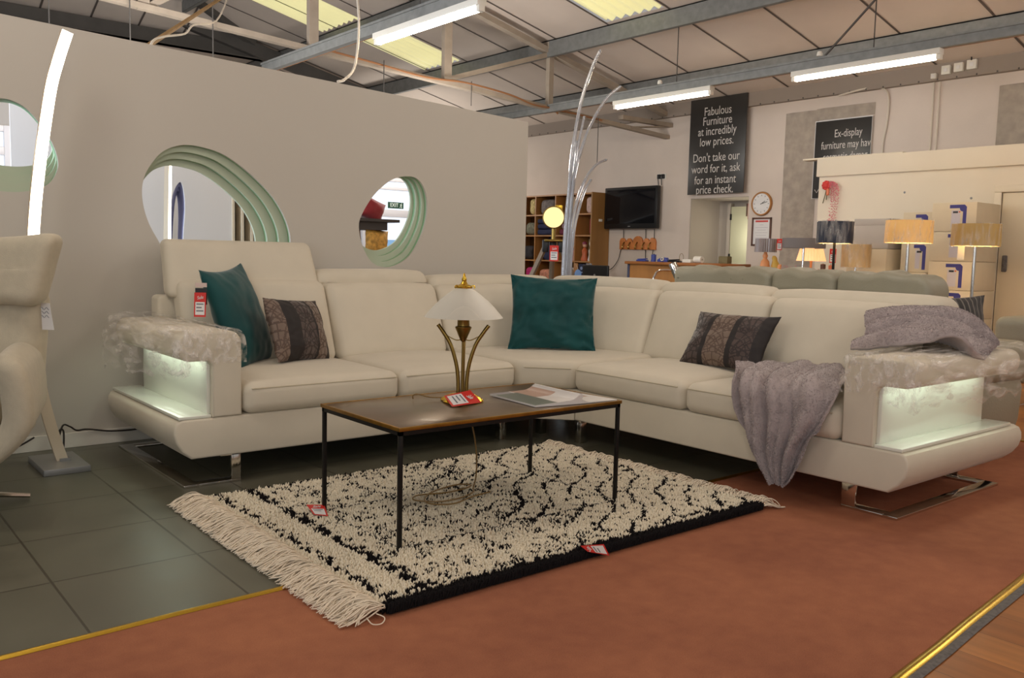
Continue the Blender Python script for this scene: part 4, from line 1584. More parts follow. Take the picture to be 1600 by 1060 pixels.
def pile_mesh(px_, py_, z0, h, wid, nm, m, parent, lean=0.010):
    n = len(px_)
    ang = RNG.random(n) * 2 * PI
    hh = h * (0.75 + 0.5 * RNG.random(n))
    lx = (RNG.random(n) - .5) * 2 * lean
    ly = (RNG.random(n) - .5) * 2 * lean - 0.002
    V = np.empty((n, 7, 3))
    for k in range(3):
        a = ang + k * 2 * PI / 3
        V[:, k] = np.stack([px_ + np.cos(a) * wid * .8, py_ + np.sin(a) * wid * .8, np.full(n, z0)], 1)
        V[:, 3 + k] = np.stack([px_ + lx * .6 + np.cos(a) * wid, py_ + ly * .6 + np.sin(a) * wid, z0 + hh * .78], 1)
    V[:, 6] = np.stack([px_ + lx, py_ + ly, z0 + hh], 1)
    tri = []
    base = np.arange(n)[:, None] * 7
    quads = np.array([[0, 1, 4, 3], [1, 2, 5, 4], [2, 0, 3, 5]])
    tris = np.array([[3, 4, 6], [4, 5, 6], [5, 3, 6]])
    q = (base[:, None, :] + quads[None]).reshape(-1, 4)
    t_ = (base[:, None, :] + tris[None]).reshape(-1, 3)
    me = bpy.data.meshes.new(nm)
    me.vertices.add(n * 7)
    me.vertices.foreach_set('co', V.reshape(-1))
    nl = q.size + t_.size
    me.loops.add(nl)
    me.loops.foreach_set('vertex_index', np.concatenate([q.ravel(), t_.ravel()]).astype(np.int32))
    me.polygons.add(len(q) + len(t_))
    ls = np.concatenate([np.arange(len(q)) * 4, q.size + np.arange(len(t_)) * 3]).astype(np.int32)
    me.polygons.foreach_set('loop_start', ls)
    me.update(calc_edges=True)
    me.materials.append(m)
    o = link(nm, me, parent, smooth=True, angle=180)
    o['kind'] = 'stuff'
    return o


M['wool'] = mat('cream_wool', (238, 228, 206), 0.9, var=0.05, vscale=30, spec=0.15)
M['woolblack'] = mat('black_wool', (30, 27, 28), 0.95, spec=0.1)
pile_mesh(X_[~INK], Y_[~INK], 0.010, 0.027, 0.0046, 'cream_pile', M['wool'], rug)
ne = 5200
XE = RX0 + .02 + (RX1 - RX0 - .03) * RNG.random(ne)
YE = RY0 + .004 - .014 * RNG.random(ne)
pile_mesh(np.concatenate([X_[INK], XE]), np.concatenate([Y_[INK], YE]), 0.006, 0.030, 0.0044, 'black_pile', M['woolblack'], rug)


def fringe(x, sgn, n, length, seed, gap=None):
    r = random.Random(seed)
    g = G()
    for k in range(n):
        y = RY0 + (RY1 - RY0) * (k + r.random()) / n
        if gap and abs(y - gap) < 0.028:
            continue
        L = length * (0.75 + 0.5 * r.random())
        dy = (r.random() - .5) * 0.11 + (0.012 if sgn < 0 else -0.01)
        z = 0.006 + r.random() ** 1.5 * 0.034
        pts = [(x - sgn * 0.004, y, 0.016 + r.random() * 0.018), (x + sgn * L * .35, y + dy * .4 + (r.random() - .5) * .03, z + 0.014), (x + sgn * L * .7, y + dy * .7 + (r.random() - .5) * .04, z), (x + sgn * L, y + dy + (r.random() - .5) * .02, 0.006 + r.random() * 0.006)]
        g.tube(spline(pts, 3), [0.0026] * 9 + [0.0016], 4)
    o = g.build('fringe', M['fringe'], rug, angle=180)
    o['kind'] = 'stuff'
    return o


M['fringe'] = mat('cream_cotton_fringe', (236, 222, 200), 0.9, var=0.08, vscale=40)
fringe(RX0 + 0.005, -1, 1700, 0.135, 3, 2.78)
fringe(RX1 - 0.005, 1, 900, 0.095, 4)
g = G()
g.tube(spline([(1.33, 2.29, .02), (1.33, 2.255, .012), (1.36, 2.25, .008), (1.385, 2.275, .012), (1.37, 2.30, .02)], 6), 0.002, 5)
g.build('loose_loop', M['fringe'], rug)

# ================================================================= coffee table
tb = thing('coffee_table', 'low coffee table with brown metal top, brass rim and thin black legs on the rug', 'coffee table', (2.31, 3.04, 0.030))
TX0, TX1, TY0, TY1, TZ = 1.722, 2.902, 2.733, 3.352, .497
M['tabletop'] = mat('bronzed_metal_top', (112, 92, 72), 0.28, 0.55, var=0.14, vscale=6, coat=0.1)
G().box(TX0, TX1, TY0, TY1, TZ - .012, TZ, .002).build('tabletop', M['tabletop'], tb)
g = G()
r_ = .005
g.box(TX0 - r_, TX1 + r_, TY0 - r_, TY0 + .004, TZ - .013, TZ + .0015, .001)
g.box(TX0 - r_, TX1 + r_, TY1 - .004, TY1 + r_, TZ - .013, TZ + .0015, .001)
g.box(TX0 - r_, TX0 + .004, TY0, TY1, TZ - .013, TZ + .0015, .001)
g.box(TX1 - .004, TX1 + r_, TY0, TY1, TZ - .013, TZ + .0015, .001)
g.build('rim', mat('worn_brass_rim', (158, 116, 48), 0.38, 0.9, var=0.2, vscale=20), tb)
g = G()
for z in (TZ - .030,):
    g.box(TX0, TX1, TY0, TY0 + .016, z, z + .017)
    g.box(TX0, TX1, TY1 - .016, TY1, z, z + .017)
    g.box(TX0, TX0 + .016, TY0, TY1, z, z + .017)
    g.box(TX1 - .016, TX1, TY0, TY1, z, z + .017)
g.build('top_frame', M['black'], tb, smooth=False)
for x in (TX0 + .008, TX1 - .008):
    for y in (TY0 + .008, TY1 - .008):
        G().box(x - .008, x + .008, y - .0078, y + .0078, .030, TZ - .030, .0015).build('leg', M['black'], tb)
g = G()
M['blackrail'] = M['black']
for (a, b, c, d) in [(TX0 + .016, TX1 - .016, TY0, TY0 + .014), (TX0 + .016, TX1 - .016, TY1 - .014, TY1), (TX0, TX0 + .014, TY0, TY1), (TX1 - .014, TX1, TY0, TY1)]:
    g.box(a, b, c, d, .022, .0345)
g.build('floor_rail', M['black'], tb, smooth=False)


# ---- table lamp
def lamp_arm(c, az, z0):
    d = Vector((math.cos(az), math.sin(az), 0))
    pts = [(0.018, 0.025), (0.020, .10), (0.030, .17), (0.055, .25), (0.088, .305), (0.112, .338)]
    return [tuple(Vector(c) + d * r + Vector((0, 0, z))) for r, z in pts]


LX, LY = 2.275, 3.10
tl = thing('table_lamp', 'brass table lamp with frosted white glass shade standing on the coffee table', 'table lamp', (LX, LY, TZ + .0015))
c0 = (LX, LY, TZ + .0015)
g = G()
prof = [(0, .034), (.022, .033), (.045, .029), (.068, .020), (.085, .010), (.092, .004), (.090, 0.0), (0, 0)]
V = []
F = []
nn = 64
for (r, z) in prof:
    for k in range(nn):
        a = 2 * PI * k / nn
        rr = r * (1 + .06 * math.cos(8 * a)) if r > .03 else r
        V.append((LX + rr * math.cos(a), LY + rr * math.sin(a), c0[2] + z + (.004 * math.cos(8 * a) if .03 < r < .09 else 0)))
for i in range(len(prof) - 1):
    for k in range(nn):
        F.append((i * nn + k, (i + 1) * nn + k, (i + 1) * nn + (k + 1) % nn, i * nn + (k + 1) % nn))
g.add(V, F)
g.build('lamp_base', M['brass'], tl)
VD = math.atan2(-.634, .773)
for az in (VD, VD + PI, VD + PI / 2):
    g = G()
    g.tube(spline(lamp_arm(c0, az, 0), 6), .0085, 10)
    g.build('lamp_arm', M['antique'], tl)
g = G()
g.tube([(LX, LY, c0[2] + .03), (LX, LY, c0[2] + .28)], .006, 10)
g.build('stem', M['antique'], tl)
g = G()
g.lathe([(.004, .262), (.012, .268), (.036, .325), (.036, .330), (.027, .334), (.026, .385), (.030, .39), (.0, .39)], c0, 20)
for az in (VD, VD + PI, VD + PI / 2):
    d = Vector((math.cos(az), math.sin(az), 0))
    p = [tuple(Vector(c0) + d * r + Vector((0, 0, z))) for r, z in [(.012, .272), (.03, .270), (.05, .278), (.075, .292)]]
    g.tube(spline(p, 4), .0022, 6)
g.build('bulb_holder', M['antique'], tl)
g = G()
out = [(.028, .505), (.045, .494), (.075, .472), (.110, .442), (.140, .412), (.162, .386), (.173, .372)]
inn = [(.169, .372), (.158, .386), (.136, .410), (.106, .440), (.072, .468), (.042, .489), (.028, .498)]
g.lathe(out + inn, c0, 64)
M['shade_glass'] = mat('frosted_shade_glass', (214, 210, 196), 0.65, trans=0.3, spec=0.3)
g.build('lamp_shade', M['shade_glass'], tl)
g = G()
g.lathe([(.036, .498), (.037, .506), (.030, .512), (.016, .518), (.010, .530), (.012, .538), (.007, .55), (.003, .564), (0, .567)], c0, 24)
for k in range(5):
    a = VD + k * 2 * PI / 5
    d = Vector((math.cos(a), math.sin(a), 0))
    p = [tuple(Vector(c0) + d * r + Vector((0, 0, z))) for r, z in [(.03, .508), (.042, .511), (.047, .505), (.044, .500)]]
    g.tube(spline(p, 3), .003, 6)
g.build('finial', M['brass'], tl)
g = G()
g.tube(spline([(LX - .04, LY + .06, TZ + .012), (LX - .10, LY + .10, TZ + .012), (LX - .15, LY + .13, TZ + .026), (LX - .165, LY + .145, TZ + .018), (LX - .16, LY + .15, TZ + .004)], 6), .003, 6)
g.tube(spline([(LX + .0, LY + .02, TZ - .014), (2.32, 3.09, .40), (2.39, 3.14, .25), (2.43, 3.19, .12), (2.43, 3.21, .055), (2.40, 3.17, .05), (2.30, 3.12, .052), (2.18, 3.12, .052), (2.10, 3.20, .052), (2.15, 3.26, .052), (2.28, 3.22, .054), (2.40, 3.23, .054), (2.46, 3.27, .052), (2.40, 3.31, .052), (2.22, 3.26, .052), (2.12, 3.14, .052), (2.20, 3.06, .052), (2.34, 3.10, .053), (2.46, 3.12, .052)], 6), .0035, 6)
g.build('flex', M['cable_brown'], tl)
g = G()
g.tube(spline([(2.20, 2.98, TZ - .035), (2.195, 2.98, TZ - .06), (2.20, 2.985, TZ - .085)], 4), .004, 6)
tag(g.build('tag_string', M['cable_white']), 'short white string hanging below the coffee table top', 'string')


def price_tag(c, right, up, w, h, label, sale=True, curl=0.0, name='price_tag', lines=3, corners=None):
    """red card with slanted Sale lettering and a white price panel"""
    if corners:
        BLc, BRc, TRc, TLc = [Vector(q) for q in corners]
        c = (BLc + BRc + TRc + TLc) / 4
        right = (BRc + TRc - BLc - TLc)
        up = (TLc + TRc - BLc - BRc)
        w, h = right.length / 2, up.length / 2
    R_ = Vector(right).normalized()
    U_ = Vector(up)
    U_ = (U_ - R_ * U_.dot(R_)).normalized()
    N_ = R_.cross(U_)
    c = Vector(c)
    t = thing(name, label, 'price tag', tuple(c - U_ * h / 2), 'red price tags')

    def P(u, v, d=0.0):
        if corners:
            a, b = (u + 1) / 2, (v + 1) / 2
            return tuple((BLc * (1 - a) + BRc * a) * (1 - b) + (TLc * (1 - a) + TRc * a) * b + N_ * d)
        return tuple(c + R_ * (u * w / 2) + U_ * (v * h / 2) + N_ * (d + curl * (u + v) ** 2 * 0.25))
    n = 6

    def sheet(u0, u1, v0, v1, d, m, nm):
        rows = [[P(u0 + (u1 - u0) * j / n, v0 + (v1 - v0) * i / n, d) for j in range(n + 1)] for i in range(n + 1)]
        rows2 = [[P(u0 + (u1 - u0) * j / n, v0 + (v1 - v0) * i / n, d - .0006) for j in range(n + 1)] for i in range(n + 1)]
        g = G()
        g.grid(rows)
        g.grid([list(reversed(r)) for r in rows2])
        return g.build(nm, m, t, smooth=True)
    sheet(-1, 1, -1, 1, 0.0, M['red'], 'card')
    pn = sheet(-.78, .78, -.84, .22, .0008, M['paper'], 'price_panel')
    g = G()
    for k in range(lines):
        v = .05 - k * .28
        g.grid([[P(-.6, v - .05, .0014), P(.6 - .3 * (k % 2), v - .05, .0014)], [P(-.6, v + .05, .0014), P(.6 - .3 * (k % 2), v + .05, .0014)]])
    g.build('print_line', M['ink'], pn, smooth=False)
    if sale:
        o = text_mesh('Sale', min(h * .24, w * .4), frame_mtx(Vector(P(0, .58, .0014)), R_ + U_ * .18, U_), M['paper'], 'lettering', t, shear=.25)
    return t


# tag on the lamp foot: leaning card, text running up its long side
price_tag(None, None, None, 0, 0, 'red price tag leaning against the brass base of the table lamp', lines=3, corners=[(2.195, 3.126, .524), (2.139, 2.985, .502), (2.271, 2.953, .514), (2.277, 3.044, .554)])
price_tag(None, None, None, 0, 0, 'red price tag lying on the rug at the foot of the leftmost table leg', lines=2, corners=[(1.653, 3.288, .042), (1.696, 3.244, .040), (1.731, 3.345, .058), (1.666, 3.385, .060)])
price_tag(None, None, None, 0, 0, 'red price tag flopped over the black rug edge onto the carpet', lines=2, corners=[(2.382, 2.272, .007), (2.36, 2.283, .054), (2.24, 2.288, .070), (2.272, 2.280, .043)])
price_tag((1.612, 4.478, .856), (.78, -.60, 0), (.10, .05, 1), .060, .125, 'red price tag hanging at the side of the teal cushion by the armrest', lines=3)
t = thing('care_label', 'cream and black cloth label hanging from the teal cushion by the armrest', 'label', (1.628, 4.505, .85))
G().box(-.03, .03, -.001, .001, .0, .022, fn=lambda x, y, z: (1.628 + x * .78, 4.505 - x * .6 + y, .945 + z)).build('header_strip', M['pinkwhite'], t, smooth=False)
G().box(-.03, .03, -.001, .001, .0, .085, fn=lambda x, y, z: (1.628 + x * .78, 4.505 - x * .6 + y, .855 + z)).build('card', M['blackplastic'], t, smooth=False)
G().box(-.025, .025, -.0005, .0005, .0, .045, fn=lambda x, y, z: (1.627 + x * .78, 4.503 - x * .6 + y, .860 + z)).build('print', M['ink'], t, smooth=False)

# ---- open magazine on the table
mg = thing('open_magazine', 'open magazine with glossy pages lying on the coffee table corner', 'magazine', (2.72, 2.98, TZ + .0015))
L0, L1, S1, S0 = (2.47, 3.15), (2.445, 2.80), (2.668, 2.762), (2.69, 3.10)
Rb, Rf = (2.86, 3.09), (2.885, 2.74)
pg = [mat('page_white', (222, 218, 214), 0.35), mat('page_green', (98, 108, 98), 0.35), mat('page_tan', (184, 150, 132), 0.35), mat('page_dark', (96, 84, 86), 0.35), mat('page_grey', (150, 146, 152), 0.35)]


def page(a, b, c, d, zf, pick, name, n=24):
    """a,b back corners; d,c front corners"""
    g = G()
    rows = []
    for i in range(n + 1):
        v = i / n
        row = []
        for j in range(n + 1):
            u = j / n
            x = (a[0] * (1 - u) + b[0] * u) * (1 - v) + (d[0] * (1 - u) + c[0] * u) * v
            y = (a[1] * (1 - u) + b[1] * u) * (1 - v) + (d[1] * (1 - u) + c[1] * u) * v
            row.append((x, y, TZ + zf(u, v)))
        rows.append(row)
    V = [p for r in rows for p in r]
    m = n + 1
    F = []
    MI = []
    for i in range(n):
        for j in range(n):
            F.append((i * m + j, (i + 1) * m + j, (i + 1) * m + j + 1, i * m + j + 1))
            MI.append(pick((j + .5) / n, (i + .5) / n))
    o = len(V)
    V2 = [(p[0], p[1], TZ + .002) for p in V]
    g.add(V, F)
    g.m = MI
    ring = [j for j in range(m)] + [i * m + n for i in range(1, m)] + [n * m + j for j in range(n - 1, -1, -1)] + [i * m for i in range(n - 1, 0, -1)]
    g.add([V[k] for k in ring] + [V2[k] for k in ring], [(k, (k + 1) % len(ring), len(ring) + (k + 1) % len(ring), len(ring) + k) for k in range(len(ring))], 0)
    return g.build(name, pg, mg, angle=60)


page(L0, S0, S1, L1, lambda u, v: .010 + .012 * u + .020 * max(0, (u - .78) / .22) ** 2, lambda u, v: (1 if u < .5 and v > .12 else (2 if .45 < u < .95 and v < .55 else (4 if u < .4 else 0))), 'page_stack')
page(S0, Rb, Rf, S1, lambda u, v: .006 + .026 * max(0, (.28 - u) / .28) ** 1.5, lambda u, v: (3 if .15 < u < .95 and v < .42 else (2 if .2 < u < .8 and .42 < v < .62 else 0)), 'page_stack')
g = G()
g.tube([(S0[0] + .012, S0[1], TZ + .036), (S1[0] + .012, S1[1], TZ + .034)], .011, 10)
g.build('curled_page', pg[0], mg)

# ================================================================= wing armchair cut by the left frame edge
M['chairfab'] = mat('oatmeal_weave', (190, 180, 158), 0.85, var=0.05, vscale=30, bump=0.25, bscale=300, sheen=0.2)
ch = thing('wing_armchair', 'oatmeal upholstered swivel wing chair cut by the photo edge beside the strip lamp', 'armchair', (0.62, 4.55, 0))
AR = Vector((.773, -.634, 0))
AF = Vector((.634, .773, 0))
CB = Vector((0.62, 4.55, 0))


def cw(r, f, z):
    p = CB + AR * r + AF * f
    return (p.x, p.y, z)


def hrf(x, y, z):
    u, w = x / .345, z / .165
    flare = 1 + .13 * (w + 1) / 2 * 1.6
    top = .035 * (u * u) - .03
    return cw(x * flare, y - .05 * u * u + .03 * w, 1.035 + z + (top if z > 0 else 0) - (.02 * math.cos(u * 5) * .5 if z < 0 else 0))


G().puff(.345, .085, .165, .06, 14, hrf).build('headrest', M['chairfab'], ch, angle=70)


def bkf(x, y, z):
    w = z / .27
    return cw(x, y + .05 * w, .68 + z)


G().puff(.308, .09, .27, .07, 12, bkf).build('backrest', M['chairfab'], ch, angle=70)


def armf(sgn):
    def fn(x, y, z):
        w = z / .24
        v = y / .32
        bulge = .05 * (1 - w * w)
        low = -.17 * max(0, -w) ** 1.6
        return cw(sgn * (.315 + x + bulge + low - .43 * y), -.25 + y * (1 + .06 * w) + .02 * w, .46 + z + .02 * (1 - v * v) * max(0, w))
    return fn


for sgn in (1, -1):
    G().puff(.065, .30, .24, .06, 12, armf(sgn)).build('armrest', M['chairfab'], ch, angle=70)
G().puff(.22, .30, .09, .07, 8, lambda x, y, z: cw(-.02 + x, -.24 + y, .42 + z)).build('seat_cushion', M['chairfab'], ch, angle=70)
G().puff(.24, .30, .07, .06, 8, lambda x, y, z: cw(-.02 + x * (1 + .3 * z / .07), -.22 + y, .29 + z)).build('seat_shell', M['chairfab'], ch, angle=70)
g = G()
g.lathe([(.03, .02), (.03, .24), (.06, .25), (0, .25)], cw(-.02, -.2, 0), 16)
g.build('swivel_post', M['chrome'], ch)
for k in range(4):
    a = math.radians(-39 + 22 + 90 * k)
    c = Vector(cw(-.02, -.2, 0))
    e = Vector((.79, 4.355, 0)) if k == 0 else c + (Vector((.79, 4.355, 0)) - c).length * Vector((math.cos(a), math.sin(a), 0))
    if k == 0:
        base_dir = (e - c).normalized()
        L_ = (e - c).length
    else:
        ang = math.atan2(base_dir.y, base_dir.x) + k * PI / 2
        e = c + L_ * Vector((math.cos(ang), math.sin(ang), 0))
    g = G()
    g.tube([tuple(c + Vector((0, 0, .06))), tuple(c * .5 + e * .5 + Vector((0, 0, .04))), tuple(e + Vector((0, 0, .016)))], [.022, .02, .015], 8, flat=.7, up=(0, 0, 1))
    g.build('star_leg', M['chrome'], ch)
t = thing('swing_ticket', 'white handwritten ticket hanging under the wing chair headrest', 'ticket', (.87, 4.34, .76))
pt = CB + AR * .325 + AF * .0 + Vector((0, 0, .825))
gq = G().box(-.028, .028, -.001, .001, -.06, .06, fn=lambda x, y, z: tuple(pt + AR * (x + z * -.15) + AF * y + Vector((0, 0, z))))
gq.build('card', M['paper'], t, smooth=False)
g = G()
for k, zz in enumerate((.035, .018, 0.0)):
    g.tube([tuple(pt + AR * q + AF * -.002 + Vector((0, 0, zz + .006 * math.sin(q * 300)))) for q in np.linspace(-.018, .016, 8)], .0012, 4)
g.build('handwriting', M['ink'], t)

# ================================================================= sage leather sofa behind
M['sage'] = M['greyleather']
s2 = thing('leather_sofa', 'sage grey leather sofa with its back to the cream corner sofa', 'sofa', (5.6, 3.5, 0))
G().box(5.12, 6.0, 2.30, 4.85, .12, .42, .05, seg=4).build('base', M['sage'], s2)
# back with tufted crest in three pieces
G().box(5.10, 5.42, 2.46, 4.84, .30, .955, .06, seg=4).build('back_frame', M['sage'], s2)


def crest(y0, y1, seed, last=False):
    h = (y1 - y0) / 2

    def fn(x, y, z):
        u = y / h
        k = .012 * noise.noise(Vector((y * 9 + seed, z * 6, x * 4)))
        ends = (.03 * max(0, abs(u) - .85) ** 1.5)
        dz = -ends * .6 + (.008 * (1 - u * u))
        if last and u < -.5:
            dz -= .06 * ((-u - .5) / .5) ** 2
        return 5.42 + x + k, (y0 + y1) / 2 + y, 1.0 + z + dz + (.012 * math.sin(y * 26 + seed) * (1 if z > 0 else 0)) + k
    return G().puff(.14, h, .085, .05, 14, fn).build('headrest', M['sage'], s2, angle=70)


crest(2.47, 3.10, 2, True)
crest(3.105, 3.60, 5)
crest(3.605, 4.47, 9)
for (y0, y1) in ((2.50, 3.26), (3.27, 4.03), (4.04, 4.80)):
    G().puff(.12, (y1 - y0) / 2, .22, .07, 8, lambda x, y, z, m=(y0 + y1) / 2: (5.50 + x - .15 * z, m + y, .72 + z)).build('back_cushion', M['sage'], s2, angle=70)
    G().puff(.27, (y1 - y0) / 2, .08, .06, 8, lambda x, y, z, m=(y0 + y1) / 2: (5.78 + x, m + y, .48 + z)).build('seat_cushion', M['sage'], s2, angle=70)


def arm2(y0, y1):
    a = [(y0 + .02, .12), (y0, .20), (y0 - .01, .40), (y0 + .02, .50), (y1, .50), (y1, .12)]
    o = G().prism(a, 5.12, 5.92, 'x', .03).build('armrest', M['sage'], s2, angle=50)

    def fn(x, y, z):
        w = z / .13
        v = x / .47
        tip = max(0, v - .2) / .8
        return 5.56 + x - .10 * max(0, -w) * tip, (y0 + y1) / 2 + y + .01 * w, .57 + z - .01 * v
    G().puff(.47, (y1 - y0) / 2 + .02, .125, .07, 10, fn).build('arm_pad', M['sage'], o, angle=70)


arm2(2.16, 2.46)
arm2(4.84, 5.10)
for (x, y) in ((5.2, 2.3), (5.9, 2.3), (5.2, 5.0), (5.9, 5.0)):
    G().box(x - .03, x + .03, y - .03, y + .03, .004, .13, .006).build('foot', M['black'], s2)
SB = [mat('charcoal_pinstripe', (52, 50, 50), 0.7, sheen=0.3), mat('silver_stripe', (116, 112, 106), 0.6)]
cushion('striped_cushion', 0.58, 0.36, 0.13, (5.80, 2.60, .78), (.70, -.50, .02), (.10, .1, .4), SB, 'charcoal pinstriped cushion on the sage leather sofa behind the grey throw', nu=72, nv=24, ear=.12, seed=4, pick=lambda u, v: 1 if ((u + 1) * 7.5) % 1 < .2 else 0)

# cream lounge seat far right
s3 = thing('lounge_chair', 'pale grey lounge chair with metal legs on the wooden floor at the right photo edge', 'armchair', (8.0, 2.75, 0))
G().puff(.40, .45, .155, .06, 8, lambda x, y, z: (8.18 + x, 2.62 + y, .34 + z)).build('seat_base', M['sage'], s3, angle=70)
G().puff(.42, .47, .12, .07, 8, lambda x, y, z: (8.12 + x, 2.60 + y, .615 + z)).build('armrest', M['sage'], s3, angle=70)
for (x, y) in ((7.86, 2.95), (8.5, 2.95), (7.86, 2.3), (8.5, 2.3)):
    g = G()
    g.tube([(x + .02, y - .03, .19), (x + .01, y - .01, .14), (x, y + .02, .002)], [.02, .018, .012], 8)
    g.build('leg', M['satin'], s3)
G().box(7.9, 8.5, 2.93, 2.95, .165, .19).build('leg_rail', M['satin'], s3, smooth=False)

# ================================================================= tall clear-stem lamp behind the corner
stem = thing('arched_stem_lamp', 'tall floor lamp of bundled curved clear acrylic stems behind the sofa corner', 'floor lamp', (4.98, 5.40, 0))
M['acrylic'] = mat('smoky_acrylic', (206, 206, 210), 0.10, trans=0.7, coat=0.3)
SB0 = Vector((5.06, 5.44, 0))
SR = Vector((.773, -.634, 0))
for (pts, r) in [
        ([(-.02, .3), (-.02, 1.0), (-.005, 1.5), (.02, 2.0), (.08, 2.42), (.17, 2.72), (.225, 2.84)], .019),
        ([(.0, .3), (.0, 1.0), (.015, 1.45), (.05, 1.85), (.15, 2.2), (.28, 2.44), (.40, 2.555)], .018),
        ([(.02, .3), (.015, 1.0), (.035, 1.4), (.075, 1.62), (.14, 1.80), (.22, 1.91), (.305, 1.955)], .016),
        ([(.035, .3), (.03, 1.0), (.05, 1.35), (.09, 1.55), (.135, 1.70), (.18, 1.785)], .016),
        ([(-.035, .3), (-.03, 1.0), (-.015, 1.5), (.02, 1.9), (.05, 2.1)], .016),
        ([(.01, .3), (.005, 1.0), (.02, 1.5), (.05, 1.95), (.11, 2.3)], .015)]:
    g = G()
    p3 = [tuple(SB0 + SR * a + Vector((0, 0, z))) for a, z in pts]
    sp3 = spline(p3, 6)
    g.tube(sp3, [r * (1.05 - .42 * k / len(sp3)) for k in range(len(sp3))], 10)
    o = g.build('stem', M['acrylic'], stem)
    e = Vector(p3[-1])
    G().lathe([(0, -.006), (.011, -.006), (.011, .006), (0, .006)], tuple(e), 12).build('tip_cap', M['steelgrey'], o)
g = G()
g.lathe([(0, .02), (.15, .02), (.16, .005), (.16, 0), (0, 0)], tuple(SB0), 32)
g.build('base_plate', M['chrome'], stem)
g = G()
g.lathe([(0, .02), (.06, .02), (.06, .32), (.05, .34), (0, .34)], tuple(SB0), 20)
g.build('stem_socket', M['chrome'], stem)

# ================================================================= tripod spotlight lamp
tp = thing('tripod_lamp', 'tripod spotlight lamp with round glowing lens in front of the oak pigeonholes', 'floor lamp', (5.72, 6.35, 0))
TB = Vector((5.72, 6.35, 0))
TF = Vector((-.63, -.76, -.02)).normalized()
M['brown_leg'] = mat('grey_brown_tripod_wood', (112, 98, 82), 0.5)
for k in range(3):
    a = VD + (0.08, PI - 0.08, PI / 2)[k]
    d = Vector((math.cos(a), math.sin(a), 0))
    g = G()
    g.tube([tuple(TB + d * .06 + Vector((0, 0, 1.27))), tuple(TB + d * .62 + Vector((0, 0, .012)))], [.034, .03], 4, flat=.55)
    g.build('leg', M['brown_leg'], tp, angle=30)
    G().box(-.035, .035, -.03, .03, -.07, .05, .008, fn=lambda x, y, z, d=d: tuple(TB + d * .075 + Vector((x * -d.y + y * d.x - 0, x * d.x + y * d.y, 1.25 + z)))).build('leg_clamp', M['blackplastic'], tp)
g = G()
g.box(-.09, .09, -.06, .06, 1.28, 1.305, .01, fn=lambda x, y, z: tuple(TB + SR * x + AF * y + Vector((0, 0, z))))
g.tube([tuple(TB + Vector((0, 0, 1.30))), tuple(TB + Vector((0, 0, 1.43)))], .022, 10)
g.build('yoke', M['antique'], tp)
HC = TB + Vector((0, 0, 1.515)) + SR * (-.005)
u1 = SR
u2 = TF.cross(u1).normalized()


def hd(x, y, z):
    return tuple(HC + u1 * x + u2 * y + TF * z)


V = G()
V.lathe([(0, -.20), (.05, -.195), (.085, -.16), (.098, -.08), (.102, .03), (.108, .035), (.108, .055), (.098, .058)], (0, 0, 0), 36, fn=hd)
V.build('lamp_housing', M['antique'], tp)
g = G()
g.lathe([(.0, .060), (.05, .058), (.098, .050)], (0, 0, 0), 36, fn=hd)
g.build('lens', emat('warm_lens_glow', (255, 228, 160), 1.35), tp)
g = G()
for k in range(4):
    g.box(-.035, .035, -.03, .03, -.15 + k * .045, -.12 + k * .045, .004, fn=lambda x, y, z: hd(x + .05, y + .09 if u2.z > 0 else y - .09, z))
g.build('cooling_fins', M['brass'], tp)
price_tag((5.63, 6.235, 1.17), (.773, -.634, 0), (-.02, 0, 1), .085, .15, 'red price tag hanging on the tripod lamp leg', lines=3)
g = thing('blue_ticket', 'light blue round ticket hanging from the tripod lamp before the pigeonholes', 'ticket', (5.9, 6.2, .9))
G().lathe([(0, 0), (.03, .0), (.033, .002), (0, .002)], (0, 0, 0), 16, fn=lambda a, b, c: (5.905 + SR.x * a, 6.185 + SR.y * a, .975 + b * 1.4)).build('disc', mat('light_blue_card', (132, 168, 214), 0.5), g)
G().tube([(5.905, 6.186, 1.02), (5.89, 6.19, 1.06)], .0015, 5).build('string', M['cable_white'], g)

# ================================================================= oak pigeonhole unit with its contents
ph = thing('pigeonhole_unit', 'oak pigeonhole unit full of cushions and throws against the back wall', 'shelf unit', (10.3, 11.4, 0))
PX0, PX1 = 10.15, 10.49
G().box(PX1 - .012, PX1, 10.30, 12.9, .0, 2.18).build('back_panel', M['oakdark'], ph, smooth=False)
for z in (.60, 1.045, 1.475, 1.83, 2.165):
    G().box(PX0, PX1 - .012, 10.30, 12.9, z, z + .024, .001).build('shelf_board', M['oak'], ph, smooth=False)
for y in (10.30, 10.725, 11.232, 11.75, 12.27, 12.88):
    G().box(PX0 + .003, PX1 - .012, y, y + .022, 0, 2.165).build('divider', M['oak'], ph, smooth=False)
M['oaklight'] = mat('oak_side_panel', (150, 108, 58), 0.5, var=0.12, vscale=5, stretch=(1, 1, 0.15))
G().box(10.08, PX1, 10.275, 10.30, 0, 2.19).build('side_panel', M['oaklight'], ph, smooth=False)
sw = thing('switch_plate', 'small white plate on the oak end panel of the pigeonhole unit', 'switch', (10.3, 10.27, 1.72))
G().box(10.24, 10.32, 10.268, 10.275, 1.72, 1.76, .002).build('plate', M['white'], sw)


